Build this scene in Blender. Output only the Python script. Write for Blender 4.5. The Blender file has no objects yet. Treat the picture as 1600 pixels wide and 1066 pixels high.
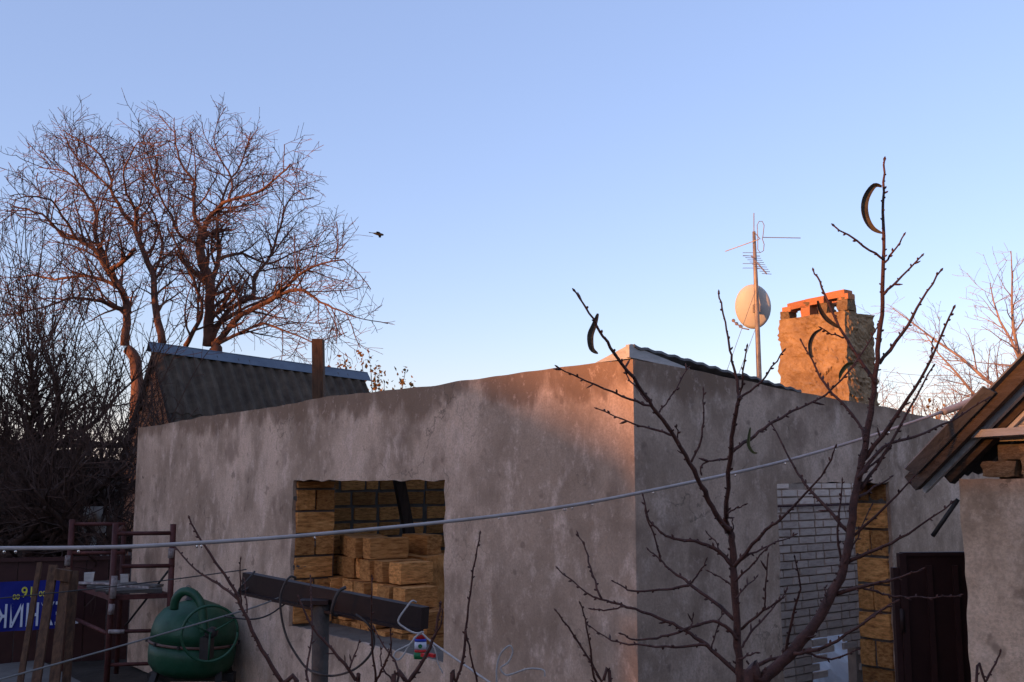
import bpy, math, random
from mathutils import Vector, Matrix, noise
R = math.radians
scene = bpy.context.scene
col = scene.collection

# ------------------------------------------------------------------ camera
CAMZ = 2.3
TH = math.atan(215 / 1600.0)
cam_d = bpy.data.cameras.new('camera'); cam_d.sensor_width = 36; cam_d.lens = 36.0
cam_d.clip_start = 0.05; cam_d.clip_end = 2000
cam = bpy.data.objects.new('camera', cam_d); col.objects.link(cam)
cam.location = (0, 0, CAMZ); cam.rotation_euler = (R(90) + TH, 0, 0)
scene.camera = cam
# ------------------------------------------------------------------ sky, sun, exposure
SUN_AZ = Vector((-0.82, -0.57)).normalized(); SUN_EL = R(6.0)
world = bpy.data.worlds.new('World'); scene.world = world; world.use_nodes = True
wn = world.node_tree; bg = wn.nodes['Background']
sky = wn.nodes.new('ShaderNodeTexSky'); sky.sky_type = 'NISHITA'; sky.sun_disc = False
sky.sun_elevation = SUN_EL; sky.sun_rotation = math.atan2(SUN_AZ.x, SUN_AZ.y)
sky.air_density = 1.0; sky.dust_density = 0.45; sky.ozone_density = 2.2
tint = wn.nodes.new('ShaderNodeMix'); tint.data_type = 'RGBA'; tint.blend_type = 'MULTIPLY'; tint.inputs[0].default_value = 1.0; tint.inputs[7].default_value = (.60, .47, .51, 1)   # the photograph's warm white balance
base_sky = wn.nodes.new('ShaderNodeMix'); base_sky.data_type = 'RGBA'; base_sky.blend_type = 'ADD'; base_sky.inputs[0].default_value = 1.0; base_sky.inputs[7].default_value = (.35, .46, .78, 1)   # even airglow over the whole dome
wn.links.new(sky.outputs[0], tint.inputs[6]); wn.links.new(tint.outputs[2], base_sky.inputs[6]); wn.links.new(base_sky.outputs[2], bg.inputs[0]); bg.inputs[1].default_value = 0.14
sun_d = bpy.data.lights.new('sun', 'SUN'); sun_d.energy = 2.1; sun_d.angle = R(1.8); sun_d.color = (1.0, 0.40, 0.10)
sun = bpy.data.objects.new('sun', sun_d); col.objects.link(sun)
sun.rotation_euler = Vector((SUN_AZ.x * math.cos(SUN_EL), SUN_AZ.y * math.cos(SUN_EL), math.sin(SUN_EL))).to_track_quat('Z', 'Y').to_euler()
vs = scene.view_settings; vs.view_transform = 'Standard'; vs.look = 'None'; vs.gamma = 1; vs.exposure = 1.85
vs.use_curve_mapping = False

# ------------------------------------------------------------------ helpers
def at(px, py, Y):
    x = (px - 800) / 1600.0; y = (533 - py) / 1600.0
    dy = math.cos(TH) - y * math.sin(TH); dz = math.sin(TH) + y * math.cos(TH)
    k = Y / dy
    return Vector((x * k, Y, CAMZ + dz * k))

MATS = {}
def mat(name, c1, c2, scale=4.0, rough=0.9, bump=0.2, c3=None, stretch=(1, 1, 1), rnd=0.0, metal=0.0, bscale=None, detail=6, coat=0.0, spec=0.3):
    m = bpy.data.materials.new(name); m.use_nodes = True; t = m.node_tree; N = t.nodes; L = t.links
    b = N['Principled BSDF']; b.inputs['Roughness'].default_value = rough; b.inputs['Metallic'].default_value = metal
    b.inputs['Specular IOR Level'].default_value = spec
    tc = N.new('ShaderNodeTexCoord'); mp = N.new('ShaderNodeMapping'); mp.inputs['Scale'].default_value = stretch
    L.new(tc.outputs['Object'], mp.inputs[0])
    oi = N.new('ShaderNodeObjectInfo')
    ad = N.new('ShaderNodeVectorMath'); ad.operation = 'ADD'; cb = N.new('ShaderNodeMath'); cb.operation = 'MULTIPLY'; cb.inputs[1].default_value = 37.0
    L.new(oi.outputs['Random'], cb.inputs[0]); L.new(mp.outputs[0], ad.inputs[0]); L.new(cb.outputs[0], ad.inputs[1])
    n = N.new('ShaderNodeTexNoise'); n.inputs['Scale'].default_value = scale; n.inputs['Detail'].default_value = detail; n.inputs['Roughness'].default_value = 0.65
    L.new(ad.outputs[0], n.inputs['Vector'])
    r = N.new('ShaderNodeValToRGB'); r.color_ramp.elements[0].position = 0.3; r.color_ramp.elements[1].position = 0.7
    r.color_ramp.elements[0].color = (*c1, 1); r.color_ramp.elements[1].color = (*c2, 1)
    if c3: e = r.color_ramp.elements.new(0.5); e.color = (*c3, 1)
    L.new(n.outputs[0], r.inputs[0])
    out = r.outputs[0]
    if rnd:
        h = N.new('ShaderNodeHueSaturation'); mr = N.new('ShaderNodeMapRange'); mr.inputs[3].default_value = 1 - rnd; mr.inputs[4].default_value = 1 + rnd
        L.new(oi.outputs['Random'], mr.inputs[0]); L.new(mr.outputs[0], h.inputs['Value']); L.new(out, h.inputs['Color']); out = h.outputs[0]
    L.new(out, b.inputs['Base Color'])
    if bump:
        n2 = N.new('ShaderNodeTexNoise'); n2.inputs['Scale'].default_value = bscale or scale * 6; n2.inputs['Detail'].default_value = 8
        L.new(ad.outputs[0], n2.inputs['Vector'])
        bp = N.new('ShaderNodeBump'); bp.inputs['Strength'].default_value = bump; bp.inputs['Distance'].default_value = 0.02
        L.new(n2.outputs[0], bp.inputs['Height']); L.new(bp.outputs[0], b.inputs['Normal'])
    MATS[name] = m
    return m

class MB:
    def __init__(s): s.v = []; s.f = []
    def box(s, c, d, rot=None, jit=0, rng=None):
        i = len(s.v); c = Vector(c)
        for sx, sy, sz in ((-1,-1,-1),(1,-1,-1),(1,1,-1),(-1,1,-1),(-1,-1,1),(1,-1,1),(1,1,1),(-1,1,1)):
            p = Vector((sx*d[0]/2, sy*d[1]/2, sz*d[2]/2))
            if jit: p += Vector((rng.uniform(-jit,jit), rng.uniform(-jit,jit), rng.uniform(-jit,jit)))
            if rot: p = rot @ p
            s.v.append(c + p)
        for q in ((0,3,2,1),(4,5,6,7),(0,1,5,4),(1,2,6,5),(2,3,7,6),(3,0,4,7)): s.f.append(tuple(i + k for k in q))
        return s
    def beam(s, a, b, w, h, up=Vector((0,0,1)), jit=0, rng=None):
        a = Vector(a); b = Vector(b); y = (b - a).normalized(); x = y.cross(up).normalized(); z = x.cross(y)
        m = Matrix((x, y, z)).transposed()
        return s.box((a + b) / 2, (w, (b - a).length, h), m, jit, rng)
    def tube(s, pts, rads, n=6, cap=True):
        base = len(s.v); m = len(pts)
        if not isinstance(rads, (list, tuple)): rads = [rads] * m
        up = None
        for i in range(m):
            t = (pts[min(i+1, m-1)] - pts[max(i-1, 0)])
            if t.length < 1e-9: t = Vector((0,0,1))
            t.normalize()
            if up is None: up = Vector((1,0,0)) if abs(t.x) < .8 else Vector((0,1,0))
            x = up - t * up.dot(t)
            if x.length < 1e-4: x = t.orthogonal()
            x.normalize(); up = x; y = t.cross(x); r = rads[i]; p = pts[i]
            for k in range(n):
                a = 6.28318 * k / n
                s.v.append(p + x * (r * math.cos(a)) + y * (r * math.sin(a)))
        for i in range(m - 1):
            o = base + i * n
            for k in range(n): s.f.append((o+k, o+(k+1)%n, o+n+(k+1)%n, o+n+k))
        if cap and n > 3:
            s.f.append(tuple(base + k for k in reversed(range(n)))); s.f.append(tuple(base + (m-1)*n + k for k in range(n)))
        return s
    def lathe(s, prof, c, n=24, ax=None):
        base = len(s.v); c = Vector(c)
        for r, z in prof:
            for k in range(n):
                a = 6.28318 * k / n; p = Vector((r*math.cos(a), r*math.sin(a), z))
                s.v.append(c + (ax @ p if ax else p))
        for i in range(len(prof) - 1):
            for k in range(n): s.f.append((base+i*n+k, base+i*n+(k+1)%n, base+(i+1)*n+(k+1)%n, base+(i+1)*n+k))
        return s
    def sheet(s, grid, thick):          # grid: rows of Vectors -> solid slab
        rows = len(grid); cols = len(grid[0]); b = len(s.v)
        nrm = (grid[0][1]-grid[0][0]).cross(grid[1][0]-grid[0][0]).normalized() * thick
        for off in (Vector((0,0,0)), -nrm):
            for r in grid:
                for p in r: s.v.append(p + off)
        K = rows*cols
        for i in range(rows-1):
            for j in range(cols-1):
                q = (b+i*cols+j, b+i*cols+j+1, b+(i+1)*cols+j+1, b+(i+1)*cols+j)
                s.f.append(q); s.f.append(tuple(K+k for k in reversed(q)))
        ring = [(0,j) for j in range(cols)] + [(i,cols-1) for i in range(1,rows)] + [(rows-1,j) for j in range(cols-2,-1,-1)] + [(i,0) for i in range(rows-2,0,-1)]
        for (i0,j0),(i1,j1) in zip(ring, ring[1:]+ring[:1]):
            a = b+i0*cols+j0; c = b+i1*cols+j1; s.f.append((c, a, a+K, c+K))
        return s
    def build(s, name, m, parent=None, smooth=False, world=True):
        me = bpy.data.meshes.new(name)
        vs_ = s.v
        if parent is not None and world:
            root = parent
            while root.parent: root = root.parent
            inv = (Matrix.Translation(root.location) @ root.rotation_euler.to_matrix().to_4x4()).inverted()
            vs_ = [inv @ v for v in vs_]
        me.from_pydata([tuple(v) for v in vs_], [], s.f)
        if smooth: me.polygons.foreach_set('use_smooth', [True]*len(me.polygons))
        me.materials.append(m); me.update()
        o = bpy.data.objects.new(name, me); col.objects.link(o); o.parent = parent
        return o
def tag(o, label, cat, group=None, kind=None):
    if label: o['label'] = label
    if cat: o['category'] = cat
    if group: o['group'] = group
    if kind: o['kind'] = kind
    return o
def thing(name, label, cat, loc, rz=0.0, group=None):
    o = bpy.data.objects.new(name, None); col.objects.link(o); o.empty_display_size = .1
    o.location = loc; o.rotation_euler = (0, 0, rz); return tag(o, label, cat, group)
def inst(name, mesh, parent, loc, scale=(1,1,1), rot=(0,0,0)):
    o = bpy.data.objects.new(name, mesh); col.objects.link(o); o.parent = parent
    o.location = loc; o.scale = scale; o.rotation_euler = rot; return o
def ground_pt(p): return Vector((p.x, p.y, 0))

# ------------------------------------------------------------------ materials
def plaster_mat(name, seed, gain=(1.45,1.31,1.19)):
    m = bpy.data.materials.new(name); m.use_nodes = True; t = m.node_tree; N = t.nodes; L = t.links
    b = N['Principled BSDF']; b.inputs['Roughness'].default_value = .92; b.inputs['Specular IOR Level'].default_value = .2
    tc = N.new('ShaderNodeTexCoord')
    def nz(scale, stretch=(1,1,1), detail=5, off=0.0, rough=.6):
        mp = N.new('ShaderNodeMapping'); mp.inputs['Scale'].default_value = stretch; mp.inputs['Location'].default_value = (off+seed, off*1.7, off*.6)
        n = N.new('ShaderNodeTexNoise'); n.inputs['Scale'].default_value = scale; n.inputs['Detail'].default_value = detail; n.inputs['Roughness'].default_value = rough
        L.new(tc.outputs['Object'], mp.inputs[0]); L.new(mp.outputs[0], n.inputs[0]); return n.outputs[0]
    def mr(v, a, c, lo=0., hi=1.):
        q = N.new('ShaderNodeMapRange'); q.interpolation_type = 'SMOOTHSTEP'; q.inputs[1].default_value = a; q.inputs[2].default_value = c; q.inputs[3].default_value = lo; q.inputs[4].default_value = hi
        L.new(v, q.inputs[0]); return q.outputs[0]
    def mx(f, a, c):
        q = N.new('ShaderNodeMix'); q.data_type = 'RGBA'; L.new(f, q.inputs[0])
        for s_, v in ((6, a), (7, c)):
            if isinstance(v, tuple): q.inputs[s_].default_value = (*v, 1)
            else: L.new(v, q.inputs[s_])
        return q.outputs[2]
    def ma(op, a, c):
        q = N.new('ShaderNodeMath'); q.operation = op
        for k, v in ((0, a), (1, c)):
            if isinstance(v, (int, float)): q.inputs[k].default_value = v
            else: L.new(v, q.inputs[k])
        return q.outputs[0]
    base = mx(mr(nz(.9, off=3), .35, .65), (0.305,0.236,0.184), (0.476,0.376,0.306))
    base = mx(mr(nz(2.0, (1,1,.7), off=9, detail=8), .42, .66, 0, .8), base, (0.199,0.150,0.113))
    base = mx(mr(nz(4.0, (1,1,.6), off=21, detail=8, rough=.7), .50, .70, 0, .85), base, (0.525,0.432,0.372))
    # damp band hanging from the wall head
    sp = N.new('ShaderNodeSeparateXYZ'); L.new(tc.outputs['Object'], sp.inputs[0])
    band = ma('ADD', mr(sp.outputs[2], 2.45, 3.0), ma('MULTIPLY', ma('SUBTRACT', nz(1.5, (1,1,.45), off=40, detail=6), .5), 2.6))
    base = mx(mr(band, .66, .98, 0, .85), base, (0.149,0.102,0.072))
    # damp blots
    blot = nz(1.9, (1,1,.75), off=57, detail=3)
    base = mx(mr(blot, .57, .69, 0, .65), base, (0.149,0.105,0.080))
    sm = nz(6.0, off=71, detail=2)
    base = mx(mr(sm, .64, .72, 0, .6), base, (0.142,0.104,0.082))
    mott = nz(9, (1,1,.6), off=91, detail=10, rough=.75)
    base = mx(mr(mott, .52, .64, 0, .32), base, (0.185,0.140,0.106))
    mot2 = nz(14, (1,1,.8), off=33, detail=10, rough=.75)
    base = mx(mr(mot2, .54, .66, 0, .35), base, (0.596,0.495,0.432))
    fine = nz(60, off=5, detail=4)
    base = mx(mr(fine, .4, .65, 0, .3), base, (0.156,0.121,0.102))
    vo = N.new('ShaderNodeTexVoronoi'); vo.feature = 'DISTANCE_TO_EDGE'; vo.inputs['Scale'].default_value = .75
    wv = N.new('ShaderNodeVectorMath'); wv.operation = 'ADD'; nn = N.new('ShaderNodeTexNoise'); nn.inputs['Scale'].default_value = 2.5; nn.inputs['Detail'].default_value = 8
    L.new(tc.outputs['Object'], nn.inputs[0]); L.new(tc.outputs['Object'], wv.inputs[0]); L.new(nn.outputs[1], wv.inputs[1]); L.new(wv.outputs[0], vo.inputs['Vector'])
    crack = ma('MULTIPLY', mr(vo.outputs[0], .002, .006, 1., 0.), mr(nz(1.1, off=77), .5, .6, 0, .6))
    base = mx(crack, base, (.09,.075,.06))
    gm = N.new('ShaderNodeMix'); gm.data_type = 'RGBA'; gm.blend_type = 'MULTIPLY'; gm.inputs[0].default_value = 1; gm.inputs[7].default_value = (*gain, 1); L.new(base, gm.inputs[6]); base = gm.outputs[2]
    L.new(base, b.inputs['Base Color'])
    bp = N.new('ShaderNodeBump'); bp.inputs['Strength'].default_value = .75; bp.inputs['Distance'].default_value = .016
    hh = ma('ADD', ma('MULTIPLY', nz(7, (1,1,.5), off=13), .8), ma('MULTIPLY', nz(70, off=2, detail=6), .25))
    L.new(hh, bp.inputs['Height']); L.new(bp.outputs[0], b.inputs['Normal'])
    return m
PLASTER = plaster_mat('damp_plaster', 0.0); PLASTER2 = plaster_mat('damp_plaster_hut', 11.3, (1.45,1.26,1.04))
LIME = mat('shell_limestone', (.24,.088,.026), (.74,.37,.13), 3.6, .95, .6, c3=(.54,.23,.068), stretch=(1,1,2.6), rnd=.42, bscale=15)
MORTAR = mat('grey_mortar', (.105,.088,.074), (.18,.155,.132), 6, .95, .5)
WBRICK = mat('white_silicate_brick', (.70,.48,.36), (.95,.74,.58), 2.2, .9, .35, c3=(.88,.66,.51), rnd=.16, bscale=12)
WMORT = mat('brown_mortar', (.38,.27,.20), (.50,.37,.28), 8, .95, .5)
STUCCO = mat('rough_chimney_stucco', (.17,.10,.053), (.39,.265,.15), 7, .95, 1.0, c3=(.285,.185,.10), bscale=26)
RBRICK = mat('red_clay_brick', (.46,.16,.07), (.60,.26,.13), 14, .9, .6, rnd=.2)
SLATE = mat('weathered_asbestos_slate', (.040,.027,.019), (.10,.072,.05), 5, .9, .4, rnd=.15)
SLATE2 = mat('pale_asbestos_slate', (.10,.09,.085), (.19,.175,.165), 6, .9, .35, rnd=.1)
GREENPAINT = mat('blue_ridge_metal', (.085,.105,.14), (.13,.16,.2), 3, .6, .05, metal=.1)
WOOD = mat('old_brown_timber', (.045,.024,.015), (.13,.066,.036), 5, .9, .5, stretch=(6,6,1), rnd=.2)
WOODD = mat('dark_timber', (.025,.018,.015), (.06,.042,.034), 6, .9, .4, stretch=(6,6,1), rnd=.2)
WOODW = mat('white_painted_board', (.38,.35,.32), (.55,.51,.47), 8, .75, .2, stretch=(1,1,5), rnd=.08)
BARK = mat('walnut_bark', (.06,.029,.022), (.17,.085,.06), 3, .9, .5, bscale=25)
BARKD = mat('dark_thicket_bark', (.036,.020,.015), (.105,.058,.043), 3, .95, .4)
TWIG = mat('red_brown_twig', (.035,.011,.0075), (.105,.036,.022), 30, .7, .3, spec=.4)
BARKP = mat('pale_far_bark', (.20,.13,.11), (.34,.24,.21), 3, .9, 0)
LEAFD = mat('dry_curled_leaf', (.035,.024,.016), (.105,.08,.05), 25, .8, .3, rnd=.3)
LEAFG = mat('yellow_green_leaf', (.055,.055,.018), (.12,.115,.04), 25, .8, .3)
LEAFO = mat('rusty_leaf', (.10,.05,.015), (.30,.16,.04), 9, .8, 0, rnd=.2)
EARTH = mat('dark_damp_earth', (.028,.022,.018), (.075,.06,.048), 1.3, .95, .8, bscale=9)
CONC = mat('concrete', (.09,.08,.072), (.17,.155,.14), 3, .9, .4)
GREEN = mat('green_mixer_paint', (.004,.040,.018), (.022,.075,.042), 7, .5, .15, c3=(.008,.062,.028), spec=.4)
BLACKM = mat('black_iron', (.015,.013,.012), (.04,.033,.03), 8, .6, .2)
RUSTRED = mat('rust_red_pipe', (.045,.010,.008), (.10,.03,.025), 9, .65, .2, rnd=.2)
PIPEW = mat('scuffed_white_paint', (.10,.05,.04), (.42,.38,.36), 16, .7, .1)
MAROON = mat('maroon_sheet_metal', (.035,.010,.009), (.06,.019,.016), 3, .5, .08)
BROWNM = mat('brown_enamel_metal', (.014,.006,.005), (.027,.012,.0095), 5, .6, .08, spec=.3)
GATEM = mat('maroon_brown_gate_paint', (.024,.0085,.0075), (.042,.016,.013), 5, .55, .08)
GALV = mat('rusty_grey_steel', (.035,.028,.023), (.09,.075,.063), 9, .7, .3, metal=.3)
BLUE = mat('blue_banner_vinyl', (.006,.011,.16), (.011,.018,.23), 3, .5, .05)
YELLOW = mat('yellow_print', (.62,.55,.05), (.72,.64,.08), 5, .6, 0)
WHITEP = mat('white_print', (.55,.58,.68), (.66,.68,.76), 5, .6, 0)
CABLE = mat('white_pvc_cable', (.32,.27,.245), (.46,.40,.365), 12, .55, .05)
ROPE = mat('white_cord', (.40,.36,.33), (.55,.51,.47), 90, .85, .4)
WIRE = mat('dark_wire', (.03,.025,.023), (.06,.05,.045), 10, .6, 0)
WIREG = mat('grey_wire', (.12,.11,.10), (.2,.18,.16), 10, .5, 0)
RUSTSHEET = mat('rust_stained_white_sheet', (.20,.085,.03), (.52,.49,.45), 2.6, .7, .1, c3=(.46,.43,.39))
DISHM = mat('grey_dish_paint', (.46,.43,.40), (.54,.51,.48), 2, .5, .02)
STEEL = mat('weathered_steel_mast', (.20,.15,.12), (.33,.27,.23), 9, .55, .1, metal=.4)
PLRED = mat('red_plastic', (.5,.02,.02), (.6,.04,.04), 5, .4, 0)
PLBLUE = mat('blue_plastic', (.02,.05,.42), (.04,.08,.5), 5, .4, 0)
PLGREEN = mat('green_plastic', (.01,.12,.04), (.02,.2,.07), 5, .4, 0)
BIRDM = mat('black_feathers', (.012,.012,.014), (.03,.03,.033), 12, .7, 0)
WATER = mat('water_drop', (.8,.8,.8), (.9,.9,.9), 5, .02, 0)
_b = WATER.node_tree.nodes['Principled BSDF']; _b.inputs['Transmission Weight'].default_value = 1; _b.inputs['IOR'].default_value = 1.33

# ------------------------------------------------------------------ ground
rng = random.Random(4)
g = MB(); n = 60
for j in range(n+1):
    for i in range(n+1):
        a = (i/n*2-1); b = (j/n*2-1)
        x = math.copysign(abs(a)**2.6, a)*900; y = math.copysign(abs(b)**2.6, b)*900 + 8
        g.v.append(Vector((x, y, noise.noise(Vector((x*.3, y*.3, 0)))*.05 - .03)))
for j in range(n):
    for i in range(n): q = j*(n+1)+i; g.f.append((q, q+1, q+n+2, q+n+1))
tag(g.build('ground', EARTH), None, None, kind='structure')
p0 = at(60, 1066, 11.2); p1 = at(165, 1040, 12.0)
g = MB().box((-5.0, 10.9, .03), (1.3, 4.2, .14), Matrix.Rotation(R(38), 3, 'Z'))
tag(g.build('concrete_path', CONC), None, None, kind='structure')

# ------------------------------------------------------------------ the unfinished house
HX, HY, HA = .745, 6.27, math.atan2(.624, .782)
house = thing('unfinished_house', 'unfinished grey plastered house with empty window and door openings', 'house', (HX, HY, 0), HA)
def HL(x, y, z): return Matrix.Rotation(HA, 4, 'Z') @ Vector((x, y, z)) + Vector((HX, HY, 0))
def ltop(y): return 3.03 - .008*max(0, y-4)*2 + .008*math.sin(y*2.1)
def rtop(x): return 3.03 - .066*x + .006*math.sin(x*3)
def plaster(axis, length, top, op, name, label, seed):
    """plaster coat with an opening op=(a0,a1,z0,z1); axis 0: plane x=0 running in y, axis 1: plane y=0 running in x"""
    rg = random.Random(seed); st = .07
    def lines(lo, hi, cuts):
        ks = sorted([lo, hi] + cuts); out = []
        for a, b in zip(ks, ks[1:]):
            k = max(1, round((b-a)/st)); out += [a+(b-a)*i/k for i in range(k)]
        return out + [hi]
    us = lines(0, length, [op[0], op[1]]); zs = lines(0, 1.0, [op[2]/3.0, op[3]/3.0]) if False else None
    zl = lines(0, 2.6, [op[2], op[3]]) + [2.6 + .43*k/6 for k in range(1, 7)]
    mb = MB(); idx = {}
    def vert(i, j, back):
        key = (i, j, back)
        if key in idx: return idx[key]
        u, z = us[i], zl[j]
        if z > 2.6: z = 2.6 + (top(u)-2.6)*(z-2.6)/.43
        edge = min(u, length-u) < .01
        d = 0 if edge else (noise.noise(Vector((u*1.3, z*1.3, seed)))*.012 + noise.noise(Vector((u*5, z*5, seed)))*.004)
        onop = (abs(us[i]-op[0]) < 1e-6 or abs(us[i]-op[1]) < 1e-6) and op[2]-.001 <= zl[j] <= op[3]+.001
        onopz = (abs(zl[j]-op[2]) < 1e-6 or abs(zl[j]-op[3]) < 1e-6) and op[0]-.001 <= us[i] <= op[1]+.001
        if onop: u += noise.noise(Vector((z*7, u, seed)))*.022
        if onopz: z += noise.noise(Vector((u*9, z, seed+3)))*.02
        if j == len(zl)-1: z += noise.noise(Vector((u*3, 0, seed)))*.012
        dd = (.035 if back else d)
        p = Vector((dd, u, z)) if axis == 0 else Vector((u, dd, z))
        if us[i] < .001 and not back:
            cc = max(0, noise.noise(Vector((z*6,3,1)))*.010 + noise.noise(Vector((z*19,5,1)))*.008); p += Vector((cc, cc, 0))
        idx[key] = len(mb.v); mb.v.append(p); return idx[key]
    def solid(i, j):
        if not (0 <= i < len(us)-1 and 0 <= j < len(zl)-1): return False
        uc = (us[i]+us[i+1])/2; zc = (zl[j]+zl[j+1])/2
        return not (op[0] < uc < op[1] and op[2] < zc < op[3])
    for i in range(len(us)-1):
        for j in range(len(zl)-1):
            if not solid(i, j): continue
            a, b, c, d = vert(i,j,0), vert(i+1,j,0), vert(i+1,j+1,0), vert(i,j+1,0)
            mb.f.append((d,c,b,a) if axis == 0 else (a,b,c,d))
            for (di, dj, e0, e1) in ((-1,0,(i,j),(i,j+1)), (1,0,(i+1,j),(i+1,j+1)), (0,-1,(i,j),(i+1,j)), (0,1,(i,j+1),(i+1,j+1))):
                if not solid(i+di, j+dj):
                    mb.f.append((vert(*e0,0), vert(*e1,0), vert(*e1,1), vert(*e0,1)))
    o = mb.build(name, PLASTER, house, smooth=False, world=False); o['label'] = label
    return o
WIN = (2.01, 4.52, .943, 2.285); DOOR = (1.38, 2.79, .02, 2.27)
plaster(0, 8.93, ltop, WIN, 'plaster_wall', 'plaster wall with the wide window opening', 1)
plaster(1, 7.0, rtop, DOOR, 'plaster_wall', 'shaded plaster wall with the tall door opening', 2)
# masonry behind the plaster
core = MB(); T = .42
core.box((.035+T/2, (0.036+WIN[0]-.012)/2, 1.5), (T, WIN[0]-.012-.036, 2.96))
core.box((.035+T/2, (WIN[1]+.012+8.9)/2, 1.47), (T, 8.9-WIN[1]-.012, 2.9))
core.box((.035+T/2, (WIN[0]+WIN[1])/2, (WIN[2]-.015)/2), (T, WIN[1]-WIN[0]+.024, WIN[2]-.015))
core.box((.035+T/2, (WIN[0]+WIN[1])/2, (WIN[3]+.012+2.97)/2), (T, WIN[1]-WIN[0]+.024, 2.97-WIN[3]-.012))
core.build('masonry_core', MORTAR, house, world=False)
core = MB(); T2 = .29
core.box(((.456+DOOR[0]-.012)/2, .035+T2/2, 1.44), (DOOR[0]-.012-.456, T2, 2.86))
core.box(((DOOR[1]+.012+7.0)/2, .035+T2/2, 1.27), (7.0-DOOR[1]-.012, T2, 2.5))
core.box(((DOOR[0]+DOOR[1])/2, .035+T2/2, (DOOR[3]+.03+2.82)/2), (DOOR[1]-DOOR[0]+.024, T2, 2.82-DOOR[3]-.03))
core.build('masonry_core', MORTAR, house, world=False)
core = MB(); core.box((3.75, 8.69, 1.4), (6.5, .4, 2.75)); core.build('end_wall', MORTAR, house, world=False)
core = MB(); core.box((7.2, 1.27, 1.3), (.4, 2.46, 2.55)); core.box((7.2, 6.4, 1.3), (.4, 4.2, 2.55)); core.box((7.2, 3.4, 2.35), (.4, 1.8, .45)); core.box((7.2, 3.4, .1), (.4, 1.8, .2))
core.build('rear_wall', MORTAR, house, world=False)
MB().box((3.8, 4.55, .06), (6.4, 7.9, .1)).build('floor_slab', CONC, house, world=False)
for k in range(4): MB().beam((.3, 3.2+1.5*k, 2.83), (7.2, 3.2+1.5*k, 2.7), .1, .14, jit=.006, rng=rng).build('joist', WOODD, house, world=False)
for k in range(24): MB().box((3.75, 3.35+.215*k, 2.84+.004*(k%2)), (6.9, .205, .025)).build('deck_board', WOODD, house, world=False) if k % 3 else None  # unseen boards with gaps, added to dim the end wall and block pile
MB().beam((DOOR[0]-.1, .17, DOOR[3]+.017), (DOOR[1]+.12, .17, DOOR[3]+.012), .24, .03, jit=.006, rng=rng).build('door_lintel', WOODD, house, world=False)

# shared block and brick meshes
def block_mesh(name, m, seed, rough=.02, cuts=3):
    rg = random.Random(seed); mb = MB(); idx = {}
    def vv(i, j, k):
        if (i,j,k) not in idx:
            p = Vector((i/cuts-.5, j/cuts-.5, k/cuts-.5))
            ext = sum(1 for q in (i,j,k) if q in (0, cuts))
            if ext >= 2: p *= 1 - rough*(.35 if ext == 2 else .8) * rg.uniform(.3, 1.8)
            p += Vector([rg.uniform(-1,1)*rough*.5 for _ in range(3)])
            idx[(i,j,k)] = len(mb.v); mb.v.append(p)
        return idx[(i,j,k)]
    for a in range(cuts):
        for b in range(cuts):
            mb.f.append((vv(a,b,0), vv(a,b+1,0), vv(a+1,b+1,0), vv(a+1,b,0))); mb.f.append((vv(a,b,cuts), vv(a+1,b,cuts), vv(a+1,b+1,cuts), vv(a,b+1,cuts)))
            mb.f.append((vv(a,0,b), vv(a+1,0,b), vv(a+1,0,b+1), vv(a,0,b+1))); mb.f.append((vv(a,cuts,b), vv(a,cuts,b+1), vv(a+1,cuts,b+1), vv(a+1,cuts,b)))
            mb.f.append((vv(0,a,b), vv(0,a,b+1), vv(0,a+1,b+1), vv(0,a+1,b))); mb.f.append((vv(cuts,a,b), vv(cuts,a+1,b), vv(cuts,a+1,b+1), vv(cuts,a,b+1)))
    me = bpy.data.meshes.new(name); me.from_pydata([tuple(v) for v in mb.v], [], mb.f); me.materials.append(m); me.update(); return me
LB = [block_mesh('limestone_block', LIME, s, .026, 3) for s in range(8)]
LBm = [block_mesh('mortar_smear', MORTAR, s+80, .22, 5) for s in range(2)]
WB = [block_mesh('white_brick', WBRICK, s+20, .022, 2) for s in range(5)]
RB = [block_mesh('red_brick', RBRICK, s+40, .03, 2) for s in range(3)]
# window jamb, far side (plane y = WIN[1]) and the other jamb, sill course
def jamb(axis, pos, d0, z0, z1, side, start=0, dep=.4):
    z = z0; r = start
    while z < z1 - .05:
        h = min(.19, z1 - z - .006)
        segs = [(d0+.004, d0+dep)] if r % 2 == 0 else [(d0+.004, d0+dep*.49), (d0+dep*.54, d0+dep+.005)]
        for a, b in segs:
            w = rng.uniform(.012, .03); mid = pos + side*(.1 - w)
            c = ((a+b)/2, mid, z+h/2) if axis == 0 else (mid, (a+b)/2, z+h/2)
            dims = (b-a, .2, h) if axis == 0 else (.2, b-a, h)
            inst('jamb_block', rng.choice(LB), house, c, dims, (0,0,rng.uniform(-.02,.02)))
        z += .21; r += 1
jamb(0, WIN[1]-.006, .03, WIN[2]+.01, WIN[3]-.005, 1)
jamb(0, WIN[0]+.006, .03, WIN[2]+.01, WIN[3]-.005, -1, 1)
jamb(1, DOOR[1]-.006, .03, .03, DOOR[3]-.01, 1, 1, .27)
for (x_, y_, z_, a_, b_, c_) in ((.12,WIN[1],2.11,.2,.03,.05),(.28,WIN[1],1.68,.22,.03,.06),(.1,WIN[1],1.47,.14,.03,.05),(.3,WIN[1],1.25,.16,.03,.05)): inst('mortar_smear', LBm[0], house, (x_, y_+.0, z_), (a_, b_, c_))
for (y_, z_, b_, c_) in ((.14,1.75,.2,.16),(.22,1.52,.14,.14),(.12,1.15,.14,.22),(.22,.95,.12,.16),(.16,2.1,.22,.12),(.15,.7,.2,.1)): inst('mortar_smear', LBm[1], house, (DOOR[1]-.002, y_, z_), (.035, b_, c_))
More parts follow.
